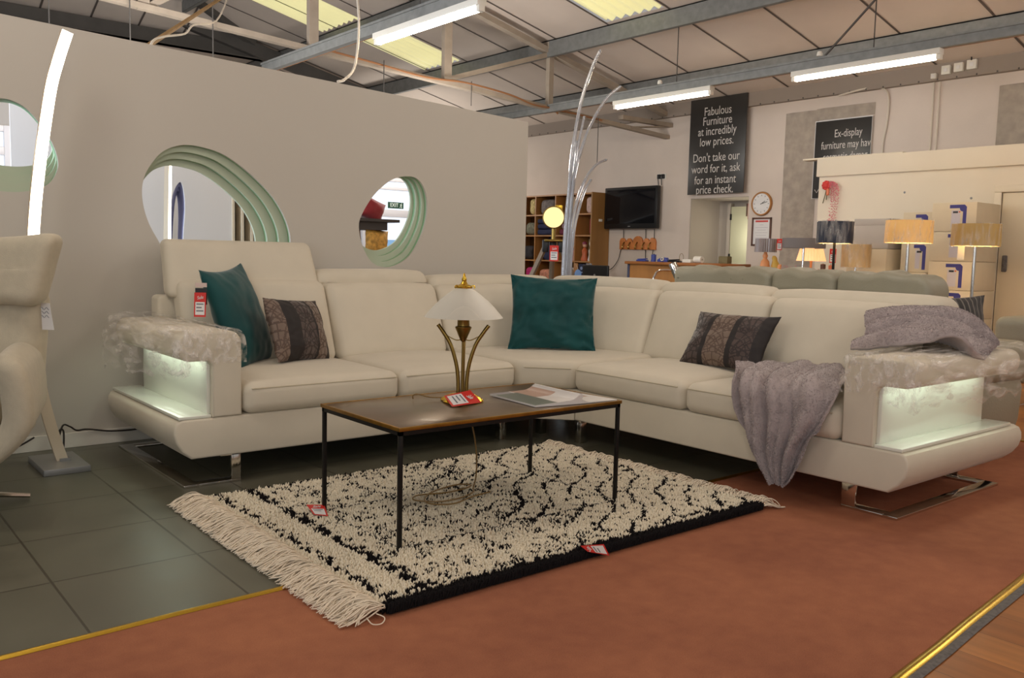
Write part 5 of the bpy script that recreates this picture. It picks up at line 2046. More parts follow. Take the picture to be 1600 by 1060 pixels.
def blob(nm, cat, label, y, z, hy, hz, hx, m, seed=0, group=None, tilt=0.0, x=10.30):
    def fn(a, b, c):
        k = .014 * noise.noise(Vector((a * 8 + seed, b * 8, c * 8)))
        return x + a + k, y + b * math.cos(tilt) - c * math.sin(tilt) + k, z + hz + c * math.cos(tilt) + b * math.sin(tilt) + .012 * noise.noise(Vector((b * 6, seed, c * 3)))
    o = G().puff(hx, hy, hz, min(hx, hy, hz) * .7, 8, fn).build(nm, m, None, angle=80)
    return tag(o, label, cat, group)


CL = {k: mat('cloth_' + n, rgb, .85, var=v, vscale=s) for k, n, rgb, v, s in [
    ('goldprint', 'gold_print', (196, 176, 120), .45, 30), ('greybag', 'grey_wrap', (120, 112, 110), .3, 22), ('beige', 'beige', (196, 174, 150), .1, 10),
    ('blush', 'blush_stripe', (206, 176, 166), .25, 28), ('sagepile', 'mixed_green', (120, 118, 100), .4, 26), ('navy', 'navy_pile', (34, 40, 76), .15, 10),
    ('wine', 'wine', (106, 30, 58), .2, 12), ('crimson', 'crimson', (150, 30, 52), .1, 8), ('black', 'black_pile', (44, 40, 44), .3, 20), ('magenta', 'magenta', (190, 36, 110), .12, 10),
    ('coral', 'coral_print', (206, 138, 112), .3, 26), ('white', 'white_pile', (214, 206, 200), .1, 12), ('brown', 'brown_pile', (110, 70, 50), .3, 16), ('mauve', 'mauve_fleece', (148, 120, 130), .2, 16)]}
gp = 'soft goods in the oak pigeonholes'
for (nm, cat, lb, y, z, hy, hz, hx, k, sd) in [
        ('scatter_cushion', 'cushion', 'gold and white patterned cushion in the top pigeonhole next to the display wall', 11.90, 1.857, .10, .14, .10, 'goldprint', 1),
        ('wrapped_cushion', 'cushion', 'grey film-wrapped cushion in the top pigeonhole above the spotlight lens', 11.50, 1.857, .20, .13, .10, 'greybag', 2),
        ('scatter_cushion', 'cushion', 'beige cushion in the top pigeonhole right of the spotlight head', 10.92, 1.857, .16, .145, .09, 'beige', 3),
        ('scatter_cushion', 'cushion', 'blush striped cushion in the top pigeonhole beside the clear lamp stems', 10.47, 1.857, .10, .14, .09, 'blush', 4),
        ('folded_throw', 'throw', 'mixed green folded throw in the second row by the display wall', 11.95, 1.502, .14, .11, .10, 'sagepile', 5),
        ('folded_throw', 'throw', 'navy folded throw, lowest of the stack left of the spotlight', 11.52, 1.502, .22, .05, .12, 'navy', 6),
        ('folded_throw', 'throw', 'navy folded throw in the middle of the stack left of the spotlight', 11.52, 1.605, .22, .045, .12, 'navy', 7),
        ('folded_throw', 'throw', 'navy folded throw on top of the stack left of the spotlight', 11.54, 1.70, .20, .04, .12, 'navy', 8),
        ('folded_throw', 'throw', 'wine red folded throw under the mauve fleece right of the spotlight', 10.98, 1.502, .20, .05, .11, 'wine', 9),
        ('folded_throw', 'throw', 'mauve fleece on the wine red throw right of the spotlight', 10.95, 1.605, .18, .045, .10, 'mauve', 10),
        ('scatter_cushion', 'cushion', 'dark bundle on top of the mauve fleece right of the spotlight', 10.93, 1.70, .12, .05, .09, 'black', 11),
        ('scatter_cushion', 'cushion', 'crimson cushion edge in the second row by the clear lamp stems', 10.40, 1.502, .065, .14, .10, 'crimson', 12),
        ('folded_throw', 'throw', 'black folded throw in the third row by the display wall', 12.0, 1.072, .15, .12, .10, 'black', 13),
        ('magenta_pouffe', 'cushion', 'magenta round cushion in the bottom row by the display wall', 11.95, .627, .12, .15, .10, 'magenta', 14),
        ('scatter_cushion', 'cushion', 'coral printed cushion in the bottom row behind the tripod leg', 11.50, .627, .20, .14, .10, 'coral', 15)]:
    blob(nm, cat, lb, y, z, hy, hz, hx, CL[k], sd, gp)
cushion('scatter_cushion', .44, .42, .12, (10.30, 11.45, 1.22), (.05, 1, .42), (.1, -.42, 1), CL['navy'], 'navy cushion tipped on its corner in the third row left of the tripod', nu=16, nv=16, group=gp)
# small goods on the third and lowest shelf
pc = thing('leaning_picture', 'cream canvas leaning at the back of the third pigeonhole row', 'picture', (10.44, 10.62, 1.069))
G().box(10.44, 10.462, 10.36, 10.70, 1.069, 1.44, .003).build('canvas', mat('cream_canvas', (214, 204, 160), .7), pc)


def figurine(y, z, s, ms, label, x=10.24):
    t = thing('figurine', label, 'figurine', (x, y, z))
    G().lathe([(0, 0), (.05 * s, 0), (.055 * s, .02 * s), (.035 * s, .09 * s), (.045 * s, .15 * s), (.02 * s, .19 * s), (0, .2 * s)], (x, y, z), 12).build('body', ms[0], t)
    G().lathe([(0, .19 * s), (.028 * s, .205 * s), (.034 * s, .235 * s), (.024 * s, .265 * s), (0, .275 * s)], (x, y, z), 12).build('head', ms[1], t)
    G().lathe([(.036 * s, .24 * s), (.032 * s, .27 * s), (0, .29 * s)], (x - .004, y, z), 12).build('hat', ms[2], t)


FG = {k: mat('glaze_' + k, rgb, .4) for k, rgb in [('orange', (206, 108, 66)), ('skin', (220, 170, 140)), ('wine', (140, 44, 70)), ('pink', (222, 170, 162)), ('white', (222, 214, 206)), ('black', (40, 34, 36)), ('blue', (150, 164, 200))]}
figurine(10.58, 1.069, 1.15, (FG['orange'], FG['skin'], FG['wine']), 'orange figurine with wine red hat before the cream canvas')
figurine(10.82, 1.069, 1.0, (FG['pink'], FG['skin'], FG['white']), 'pale pink figurine left of the orange one on the third shelf')
figurine(10.42, 1.069, 1.15, (FG['white'], FG['white'], FG['white']), 'white figurine by the clear lamp stems on the third shelf')
for (y, w, h, k, lb) in [(11.0, .05, .30, 'white', 'white standing book in the third row right of the tripod head'), (10.93, .04, .33, 'pink', 'pink standing book beside the white one in the third row'), (10.87, .03, .34, 'blue', 'pale blue standing book beside the pink one in the third row')]:
    t = thing('book', lb, 'book', (10.25, y, 1.069), 'books in the third pigeonhole row')
    G().box(10.18, 10.40, y - w / 2, y + w / 2, 1.069, 1.069 + h, .003).build('cover', FG[k], t)
    G().box(10.176, 10.18, y - w / 2 + .006, y + w / 2 - .006, 1.075, 1.063 + h).build('page_block', M['paper'], t, smooth=False)
bb = thing('gift_box', 'navy box with pale round motifs on the lowest visible shelf by the clear lamp stems', 'box', (10.2, 10.48, .624))
G().box(10.13, 10.36, 10.36, 10.60, .624, 1.02, .004).build('carton', M['navy'], bb)
for (y, z) in ((10.53, .95), (10.44, .95)):
    G().lathe([(0, 0), (.028, 0), (.028, .003), (0, .003)], (0, 0, 0), 14, fn=lambda a, b, c, y=y, z=z: (10.128 - c * .5, y + a, z + b)).build('motif', FG['blue'], bb)
G().box(10.127, 10.13, 10.39, 10.57, .875, .89).build('print_strip', FG['blue'], bb, smooth=False)
for (y, lb) in ((11.08, 'white card leaning in the lowest row right of the tripod legs'), (10.98, 'cream card leaning in the lowest row beside the white one')):
    t = thing('greeting_card', lb, 'card', (10.22, y, .624), 'cards in the lowest pigeonhole row')
    G().box(10.2, 10.206, y - .05, y + .06, .624, .95, fn=lambda a, b, c: (a + (c - .624) * .2, b - (c - .624) * .25, c)).build('card', M['paper'] if 'white' in lb else CL['beige'], t, smooth=False)
g = thing('drawer_front', 'plain oak drawer front in the lowest row beside the navy box', 'drawer', (10.15, 10.67, .627))
G().box(10.135, 10.15, 10.63, 10.72, .627, 1.03, .002).build('front', M['oak'], g)
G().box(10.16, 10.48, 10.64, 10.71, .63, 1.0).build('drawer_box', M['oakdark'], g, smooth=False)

# ================================================================= television, sockets, hooks, wires
tv = thing('television', 'black flat television on the back wall above the carved coat hooks', 'television', (10.4, 9.70, 1.60))
G().box(10.36, 10.44, 9.14, 10.27, 1.605, 2.265, .012).build('tv_body', M['blackplastic'], tv)
G().box(10.353, 10.361, 9.185, 10.225, 1.685, 2.225, .002).build('screen', mat('tv_glass', (16, 17, 22), 0.08), tv)
G().box(10.44, 10.5, 9.5, 9.9, 1.75, 2.1).build('wall_bracket', M['black'], tv, smooth=False)
G().box(10.352, 10.356, 9.68, 9.73, 1.635, 1.645).build('badge', M['steelgrey'], tv, smooth=False)
so = thing('double_socket', 'white double socket with two black plugs above the television', 'socket', (10.48, 9.18, 2.36))
G().box(10.488, 10.5, 9.09, 9.26, 2.36, 2.45, .003).build('socket_plate', M['white'], so)
for y in (9.215, 9.14):
    G().box(10.45, 10.488, y - .03, y + .03, 2.37, 2.44, .01).build('plug', M['blackplastic'], so)
g = G()
for (pts) in ([(10.46, 9.16, 2.37), (10.46, 9.15, 2.27)], [(10.47, 9.24, 2.37), (10.47, 9.22, 2.27)]):
    g.tube(pts, .006, 6)
tag(g.build('plug_cable', M['cable_black']), 'pair of short black leads between the double socket and the television', 'cable')
for i, (pts, lb) in enumerate([
        ([(10.46, 9.92, 1.60), (10.47, 9.93, 1.4), (10.48, 9.99, 1.25), (10.46, 10.02, 1.1), (10.44, 10.12, .97), (10.42, 10.2, .93)], 'thin black lead curving down from the television past the left end of the carved hooks'),
        ([(10.47, 9.45, 1.60), (10.485, 9.45, 1.2), (10.48, 9.44, 1.0)], 'thin black lead hanging straight behind the carved hooks'),
        ([(10.46, 9.26, 1.60), (10.47, 9.27, 1.35), (10.45, 9.30, 1.08)], 'thin black lead falling by the right end of the carved hooks to the desk')]):
    g = G()
    g.tube(spline(pts, 5), .006, 6)
    tag(g.build('television_lead', M['cable_black']), lb, 'cable')
hk = thing('coat_hook_rail', 'carved orange pine coat hook rail on the wall below the television', 'coat rail', (10.46, 9.61, 1.275))
M['pine'] = mat('orange_pine', (206, 128, 70), .5, var=.1, vscale=9)
ol = [(9.235, 1.275), (10.0, 1.275), (10.0, 1.40)]
for (c, r, zz) in [(9.94, .06, 1.40), (9.795, .055, 1.40), (9.61, .105, 1.385), (9.43, .055, 1.40), (9.30, .06, 1.405)]:
    ol += [(c + r * math.cos(math.radians(a)), zz + r * math.sin(math.radians(a))) for a in range(0, 181, 20)]
ol += [(9.235, 1.40)]
G().prism(ol, 10.46, 10.495, 'x', .004).build('rail_board', M['pine'], hk, angle=40)
for y in (9.89, 9.76, 9.61, 9.46, 9.33):
    g = G()
    g.tube(spline([(10.458, y, 1.39), (10.43, y, 1.36), (10.41, y, 1.31), (10.425, y, 1.285), (10.40, y, 1.30)], 4), .010, 6)
    g.build('hook', M['antique'], hk)

# desk with small items
dk = thing('reception_desk', 'oak reception desk with rounded counter top in front of the doorway', 'desk', (9.6, 7.9, 0))
dt = [(9.25, 8.73), (9.22, 8.70)] + [(9.22 + .02 * math.sin(k), 8.7 - .16 * k) for k in range(1, 10)] + [(9.35, 7.12), (9.62, 7.05), (9.98, 7.10), (9.98, 8.73)]
G().prism(dt, 1.055, 1.095, 'z', .008).build('counter_top', mat('varnished_counter', (160, 102, 54), .35, var=.1, vscale=5), dk)
G().prism([(9.29, 8.66), (9.29, 7.6), (9.5, 7.2), (9.52, 7.2), (9.32, 7.62), (9.32, 8.66)], 0, 1.055, 'z', 0).build('front_panel', M['oak'], dk, smooth=False)
G().box(9.28, 9.95, 8.66, 8.70, 0, 1.055).build('end_panel', mat('slate_blue_edge', (74, 78, 104), .5), dk, smooth=False)
M['clayblue'] = mat('blue_plastic', (58, 72, 150), .4)
for (nm, cat, lb, y, x, shp, m) in [
        ('pen_pot', 'pen pot', 'blue pen pot on the reception desk', 8.28, 9.36, 'pot', M['clayblue']),
        ('stapler', 'stapler', 'flat blue stapler on the desk left of the blue pot', 8.48, 9.35, 'flat', M['clayblue']),
        ('tape_dispenser', 'tape dispenser', 'blue tape dispenser right of the blue pot on the desk', 8.10, 9.36, 'wedge', M['clayblue']),
        ('keyboard', 'keyboard', 'black keypad lying on the desk right of the tape dispenser', 7.92, 9.38, 'flat', M['blackplastic']),
        ('paper_roll', 'paper roll', 'white paper roll on the reception desk', 7.52, 9.40, 'roll', M['white']),
        ('card_box', 'box', 'small olive box at the far end of the reception desk', 7.18, 9.52, 'box', mat('olive_card', (116, 104, 70), .7)),
        ('note_block', 'note block', 'white note block beside the paper roll on the desk', 7.66, 9.36, 'low', M['white'])]:
    t = thing(nm, lb, cat, (x, y, 1.096))
    g = G()
    z = 1.096
    if shp == 'pot':
        g.lathe([(0, 0), (.035, 0), (.037, .10), (.031, .10), (.029, .01), (0, .01)], (x, y, z), 16)
        g.build('pot', m, t)
        for k in range(3):
            G().tube([(x + .01 * k, y - .01 + .01 * k, z + .012), (x + .012 * k - .01, y - .02 + .02 * k, z + .11)], .004, 6).build('pen', M['blackplastic'], t)
    elif shp == 'flat':
        g.puff(.04, .09, .012, .01, 3, lambda a, b, c: (x + a, y + b, z + .012 + c)).build('body', m, t)
        G().puff(.025, .08, .008, .006, 3, lambda a, b, c: (x + a, y + b, z + .032 + c - .05 * b)).build('lever', m, t)
    elif shp == 'wedge':
        g.prism([(y - .09, z), (y + .09, z), (y + .09, z + .03), (y + .02, z + .065), (y - .06, z + .06), (y - .09, z + .02)], x - .03, x + .03, 'x', .004).build('body', m, t)
        G().lathe([(.012, -.01), (.028, -.01), (.028, .01), (.012, .01)], (0, 0, 0), 14, fn=lambda a, b, c: (x - .036 + c, y - .01 + a, z + .04 + b)).build('tape_wheel', M['cable_white'], t)
    elif shp == 'roll':
        g.lathe([(.012, -.06), (.045, -.06), (.045, .06), (.012, .06), (.012, -.06)], (0, 0, 0), 18, fn=lambda a, b, c: (x + a, y + c, z + .045 + b)).build('roll', m, t)
    else:
        h = .09 if shp == 'box' else .04
        g.box(x - .05, x + .05, y - .07, y + .07, z, z + h, .004).build('body', m, t)
        G().box(x - .045, x + .045, y - .065, y + .065, z + h, z + h + .006, .001).build('top_sheet', m, t)
cl_ = thing('spring_lamp', 'small ring-topped stand on the reception desk', 'stand', (9.38, 7.80, 1.096))
G().lathe([(0, 0), (.035, 0), (.03, .015), (0, .018)], (9.38, 7.80, 1.096), 14).build('stand_foot', M['blackplastic'], cl_)
G().tube([(9.38, 7.80 + .035 * math.cos(a), 1.165 + .052 * math.sin(a)) for a in np.linspace(-PI / 2, 1.5 * PI, 20)], .003, 6).build('ring', M['antique'], cl_)
# monitor back and chrome desk lamp near the corner
mo = thing('computer_monitor', 'black computer monitor seen from behind, left of the reception desk', 'monitor', (9.3, 9.35, .70))
G().puff(.02, .27, .16, .015, 4, lambda a, b, c: (9.30 + a, 9.36 + b, .86 + c)).build('monitor_back', M['blackplastic'], mo)
G().box(9.28, 9.36, 9.30, 9.42, .60, .74, .01).build('monitor_stand', M['blackplastic'], mo)
G().lathe([(0, 0), (.02, 0), (.02, .003), (0, .003)], (0, 0, 0), 12, fn=lambda a, b, c: (9.276 + c, 9.36 + a, .87 + b)).build('badge', M['steelgrey'], mo)
G().box(9.1, 9.8, 9.0, 9.75, .57, .60, .004).build('side_return', M['oak'], dk)
for x, y in ((9.15, 9.05), (9.15, 9.70), (9.75, 9.70)):
    G().box(x - .02, x + .02, y - .02, y + .02, 0, .57).build('leg', M['oak'], dk, smooth=False)
gp_ = thing('glass_panel', 'clear upright panel standing by the oak end panel and the monitor', 'panel', (9.7, 9.95, 0))
G().box(9.70, 9.71, 9.86, 9.98, .0, 1.04, .002).build('panel', M['acrylic'], gp_)
dl = thing('chrome_spot_lamp', 'chrome adjustable floor spot poking up in front of the reception desk', 'floor lamp', (6.9, 5.9, 0))
DC = Vector((6.95, 5.99, 0.02))
g = G()
g.lathe([(0, 0), (.13, 0), (.13, .02), (0, .025)], tuple(DC + SR * -.12), 24)
g.build('base_plate', M['chrome'], dl)
g = G()
g.tube(spline([tuple(DC + SR * a + Vector((0, 0, z))) for a, z in [(-.12, .02), (-.12, .80), (-.10, .95), (-.05, 1.0), (.06, 1.005), (.10, 1.0)]], 6), .012, 8)
g.build('stem', M['chrome'], dl)
ax = (SR * .45 + Vector((0, 0, -.9))).normalized()
s_, t2 = ax.orthogonal().normalized(), ax.cross(ax.orthogonal().normalized())
g = G()
g.lathe([(0, -.10), (.035, -.10), (.042, -.09), (.046, .06), (.040, .06), (.030, .02), (0, .02)], (0, 0, 0), 20, fn=lambda a, b, c: tuple(DC + SR * .115 + Vector((0, 0, .995)) + s_ * a + t2 * b + ax * c))
g.build('lamp_head', M['chrome'], dl)

# ================================================================= signs
M['signblack'] = mat('charcoal_sign_board', (52, 50, 48), .35)
M['signtext'] = mat('silver_lettering', (206, 200, 194), .5)
s1 = thing('hanging_sign', 'tall charcoal sign reading Fabulous Furniture at incredibly low prices above the doorway', 'sign', (10.4, 8.08, 2.09))
G().box(10.385, 10.40, 7.58, 8.575, 2.095, 3.47, .003).build('sign_board', M['signblack'], s1)
sx = 10.383
for (line, z) in [('Fabulous', 3.275), ('Furniture', 3.137), ('at incredibly', 2.992), ('low prices.', 2.842), ("Don't take our", 2.616), ('word for it, ask', 2.455), ('for an instant', 2.295), ('price check.', 2.155)]:
    text_mesh(line, .172, frame_mtx((sx, 8.08, z), (0, -1, 0), (0, 0, 1)), M['signtext'], 'lettering', s1, sxy=.80)
s2_ = thing('wall_sign', 'charcoal sign reading Ex-display furniture may have cosmetic damage behind the office top', 'sign', (10.48, 6.1, 1.95))
G().box(10.45, 10.462, 5.765, 6.535, 1.98, 2.965, .003).build('sign_board', M['signblack'], s2_)
G().box(10.462, 10.47, 5.76, 6.55, 1.975, 2.978, .002).build('sign_backing', M['paper'], s2_)
for (line, y, z) in [('Ex-display', 6.07, 2.79), ('furniture may hav', 6.10, 2.645), ('cosmetic damag', 6.10, 2.500)]:
    text_mesh(line, .140, frame_mtx((10.448, y, z), (0, -1, 0), (0, 0, 1)), M['signtext'], 'lettering', s2_, sxy=.68)
G().tube([(10.447, 6.50, 2.09), (10.447, 6.47, 2.05), (10.447, 6.42, 2.12)], .006, 5).build('tick_mark', M['signtext'], s2_)
# clock and certificate
ck = thing('wall_clock', 'round wall clock with oak rim on the wall right of the doorway', 'clock', (10.47, 7.33, 1.77))


def ckf(a, b, c):
    return (10.495 - c, 7.33 - a, 1.934 + b)


G().lathe([(0, 0), (.165, 0), (.168, .02), (.160, .035), (.146, .035), (.142, .02), (0, .02)], (0, 0, 0), 40, fn=ckf).build('clock_rim', M['oak'], ck)
G().lathe([(0, .0215), (.142, .0215)], (0, 0, 0), 40, fn=ckf).build('dial', M['paper'], ck)
g = G()
for k in range(12):
    a = k * PI / 6
    g.box(-.004, .004, .105, .125, .022, .0235, fn=lambda x, y, z, a=a: ckf(x * math.cos(a) + y * math.sin(a), -x * math.sin(a) + y * math.cos(a), z))
g.build('hour_marks', M['ink'], ck, smooth=False)
for (a, L_, nm) in ((math.radians(58), .07, 'hour_hand'), (math.radians(75), .10, 'minute_hand')):
    G().box(-.004, .004, -.015, L_, .024, .0255, fn=lambda x, y, z, a=a: ckf(x * math.cos(a) + y * math.sin(a), -x * math.sin(a) + y * math.cos(a), z)).build(nm, M['blackplastic'], ck, smooth=False)
G().lathe([(0, .030), (.142, .030)], (0, 0, 0), 40, fn=ckf).build('clock_glass', film_mat('clock_glass', .9, (250, 250, 250), 0.0, 1, .03), ck)
ce = thing('framed_certificate', 'framed certificate with red heading hung under the wall clock', 'certificate', (10.48, 7.32, 1.35))
M['frame'] = mat('dark_wood_frame', (92, 58, 42), .5)
for (a, b, c, d) in ((7.16, 7.475, 1.72, 1.745), (7.16, 7.475, 1.35, 1.375), (7.16, 7.185, 1.35, 1.745), (7.45, 7.475, 1.35, 1.745)):
    G().box(10.478, 10.498, a, b, c, d, .003).build('frame_bar', M['frame'], ce)
G().box(10.488, 10.497, 7.18, 7.455, 1.37, 1.73).build('certificate_sheet', M['paper'], ce, smooth=False)
G().box(10.486, 10.488, 7.215, 7.42, 1.68, 1.705).build('heading', mat('red_print', (206, 74, 66), .6), ce, smooth=False)
g = G()
for k in range(7):
    w = (.03, .10, .07, .10, .08, .10, .05)[k]
    g.box(10.4865, 10.488, 7.318 - w, 7.318 + w, 1.64 - k * .036, 1.644 - k * .036)
g.build('print_line', mat('faint_print', (176, 172, 178), .7), ce, smooth=False)
hb = thing('hanging_beads', 'red beaded strap hanging in the doorway corner', 'strap', (10.6, 7.6, 1.75))
for k, (y, L_) in enumerate(((7.63, .16), (7.60, .20), (7.575, .13))):
    G().box(10.56, 10.568, y - .009, y + .009, 1.93 - L_, 1.95).build('strap', [M['frame'], mat('red_strap', (190, 60, 54), .6), M['frame']][k], hb, smooth=False)

# switch plates, conduits on the upper wall
for (y, z, s_, lb) in [(4.86, 3.385, .10, 'white switch box, leftmost large one of the row on the grey eaves board'), (4.72, 3.395, .10, 'white switch box, middle of the row on the grey eaves board'), (4.575, 3.405, .105, 'white switch box, rightmost of the row under the black lead'), (5.0, 3.335, .06, 'small white box left of the row on the grey eaves board')]:
    t = thing('switch_box', lb, 'switch', (10.40, y, z - s_ / 2))
    G().box(10.375, 10.42, y - s_ / 2, y + s_ / 2, z - s_ / 2, z + s_ / 2, .004).build('box', M['white'], t)
    G().box(10.37, 10.375, y - s_ / 5, y + s_ / 5, z - s_ / 5, z + s_ / 5, .002).build('rocker', M['paper'], t)
g = G()
g.tube(spline([(10.40, 6.2, 3.26), (10.43, 5.85, 3.31), (10.46, 5.66, 3.29), (10.47, 5.58, 3.18), (10.48, 5.58, 2.9), (10.48, 5.62, 2.6), (10.48, 5.60, 2.42)], 5), .012, 6)
tag(g.build('wall_cable', M['cable_white']), 'pale cable arching down the wall beside the Ex-display sign', 'cable')
for i, (y, lb) in enumerate(((5.03, 'thin white conduit on the upper wall, left of the pair above the cartons'), (4.96, 'thin white conduit on the upper wall, right of the pair above the cartons'))):
    tag(G().tube([(10.47, y, 3.28), (10.48, y, 2.4)], .009, 6).build('conduit', M['cable_white']), lb, 'conduit')
tag(G().tube(spline([(10.36, 5.1, 3.50), (10.36, 4.75, 3.56), (10.36, 4.62, 3.56), (10.37, 4.58, 3.50), (10.37, 4.575, 3.45)], 5), .008, 6).build('switch_lead', M['cable_black']), 'black lead running to the right-hand switch box on the eaves board', 'cable')

# pink garland and bird
ga = thing('paper_garland', 'pink feathery garland with a red flower hanging on the cream office front', 'garland', (9.74, 5.87, 1.65))
M['pink'] = mat('pink_paper', (206, 110, 120), .8)
M['redflower'] = mat('red_flower', (200, 56, 48), .7)
r = random.Random(9)
for k in range(4):
    g = G()
    y = 5.88 - .03 * k
    pts = [(9.757, 5.90 - .02 * k, 2.09 + .01 * k), (9.750, y - .03, 2.06), (9.755, y - .04, 1.9), (9.757, y - .03 + .01 * k, 1.64 - .03 * (k % 2))]
    sp_ = spline(pts, 10)
    for q in sp_:
        for w in range(2):
            a = r.random() * 2 * PI
            g.tube([q, (q[0] - .012 * r.random(), q[1] + .022 * math.cos(a), q[2] + .016 * math.sin(a))], .0035, 4)
    g.build('streamer', M['pink'], ga)
g = G()
for k in range(9):
    a = k * 2 * PI / 9
    g.puff(.012, .024, .016, .010, 2, lambda x, y, z, a=a: (9.755 + x, 5.915 + .034 * math.cos(a) + y * math.cos(a) - z * math.sin(a), 2.075 + .034 * math.sin(a) + y * math.sin(a) + z * math.cos(a)))
g.puff(.016, .03, .03, .014, 2, lambda x, y, z: (9.748 + x, 5.915 + y, 2.075 + z))
g.build('flower', M['redflower'], ga)
g = G()
g.tube([(9.757, 5.91, 2.02), (9.757, 5.93, 1.93), (9.757, 5.95, 1.86)], .006, 5)
g.tube([(9.757, 5.90, 2.02), (9.757, 5.905, 1.90)], .006, 5)
g.build('twig', mat('green_twig', (110, 104, 70), .8), ga)
G().puff(.014, .018, .04, .012, 3, lambda x, y, z: (9.725 + x, 5.872 + y, 1.99 + z)).build('orange_bud', FG['orange'], ga)

# ================================================================= lamp corner
M['wrap'] = film_mat('shade_wrap', .92, (250, 246, 240), 1.0, 11.0, .05, 1.0, (2.2, 2.2, .5))
M['glowin'] = mat('lit_shade_lining', (250, 226, 170), .7, emit=(255, 214, 140), estr=1.6)


def drum_lamp(x, y, zb, zt, rb, rt, shade, stemm, label, lit=True, r=.013, wrap=True, foot=.15, seam=False):
    t = thing('drum_floor_lamp', label, 'floor lamp', (x, y, 0), 'lamps in front of the cartons')
    G().lathe([(rb, zb), (rt, zt), (rt - .004, zt), (rb - .004, zb)], (x, y, 0), 40).build('lamp_shade', shade, t)
    G().lathe([(rb - .006, zb + .002), (rt - .006, zt - .002)], (x, y, 0), 40).build('shade_lining', M['glowin'] if lit else shade, t)
    G().lathe([(0, 0), (foot, 0), (foot, .015), (.03, .03), (.013, .04)], (x, y, 0), 28).build('base_plate', stemm, t)
    g = G()
    g.tube([(x, y, .03), (x, y, (zb + zt) / 2)], r, 10)
    g.build('stem', stemm, t)
    g = G()
    for k in range(3):
        a = k * 2 * PI / 3
        g.tube([(x, y, zt - .03), (x + (rt - .006) * math.cos(a), y + (rt - .006) * math.sin(a), zt - .012)], .003, 5)
    g.build('shade_carrier', M['steelgrey'], t)
    if lit:
        b = G().lathe([(0, -.03), (.025, -.02), (.03, .005), (.018, .035), (0, .05)], (x, y, (zb + zt) / 2 + .02), 14).build('bulb', emat('bulb_glow', (255, 214, 150), 16.0), t)
        d = bpy.data.lights.new('bulb_light', 'POINT')
        d.energy = 7
        d.color = (1.0, .74, .42)
        d.shadow_soft_size = .03
        o = bpy.data.objects.new('bulb_light', d)
        COL.objects.link(o)
        o.location = (x, y, (zb + zt) / 2 - .06)
    if wrap:
        V = []
        n, m_ = 64, 8
        for i in range(m_ + 1):
            f = -.03 + 1.08 * i / m_
            for k in range(n):
                a = 2 * PI * k / n
                rr = rb + (rt - rb) * f + .006 + .006 * noise.noise(Vector((math.cos(a) * 6, math.sin(a) * 6, f * 2 + x))) + (.012 * noise.noise(Vector((math.cos(a) * 9, math.sin(a) * 9, x))) if f > .98 else 0)
                V.append((x + rr * math.cos(a), y + rr * math.sin(a), zb + (zt - zb) * f))
        G().add(V, [(i * n + k, i * n + (k + 1) % n, (i + 1) * n + (k + 1) % n, (i + 1) * n + k) for i in range(m_) for k in range(n)]).build('shade_wrap', M['wrap'], t, angle=180)
    return t


def shade_mat(nm, rgb, e, st):
    return mat(nm, rgb, .75, var=.06, vscale=6, emit=e, estr=st)


drum_lamp(7.62, 4.50, 1.325, 1.53, .165, .165, mat('navy_shade', (38, 46, 66), .6), M['black'], 'floor lamp with wrapped navy drum shade and thin black stem before the grey cartons')
drum_lamp(8.15, 4.055, 1.345, 1.555, .212, .208, shade_mat('gold_shade', (226, 184, 120), (255, 190, 110), .28), M['chrome'], 'floor lamp with wrapped glowing gold drum shade in the middle of the lamp row', r=.016)
drum_lamp(8.62, 3.645, 1.33, 1.535, .212, .212, shade_mat('olive_shade', (168, 142, 88), (255, 190, 110), .10), M['chrome'], 'floor lamp with wrapped olive drum shade and white ticket near the cream door', r=.016)
t = thing('swing_ticket', 'white ticket hanging under the olive drum shade', 'ticket', (8.55, 3.72, 1.19))
G().box(-.032, .032, -.001, .001, 0, .13, fn=lambda x, y, z: (8.50 + x * .773 + z * .02, 3.72 - x * .634 + y, 1.20 + z)).build('card', M['paper'], t, smooth=False)
G().tube([(8.503, 3.72, 1.33), (8.52, 3.70, 1.36)], .002, 5).build('string', M['cable_white'], t)
drum_lamp(8.42, 5.33, 1.29, 1.395, .225, .225, mat('grey_shade', (120, 114, 112), .7), M['chrome'], 'floor lamp with plain shallow grey drum shade and red tag by the stone pier', lit=False, wrap=False, r=.012)
price_tag((8.22, 5.50, 1.325), (.773, -.634, 0), (0, 0, 1), .055, .12, 'red price tag hanging at the left edge of the shallow grey shade', lines=3)
# side table that carries the small lamps
st = thing('console_table', 'low cream console table carrying the small lamps behind the sage sofa', 'table', (8.7, 5.3, 0))
G().box(8.35, 9.05, 4.55, 6.05, .80, .84, .006).build('tabletop', M['cream_trim'], st)
for x in (8.40, 9.0):
    for y in (4.6, 6.0):
        G().box(x - .025, x + .025, y - .025, y + .025, 0, .80).build('leg', M['cream_trim'], st, smooth=False)
G().box(8.4, 9.0, 4.6, 6.0, .70, .80).build('apron', M['cream_trim'], st, smooth=False)
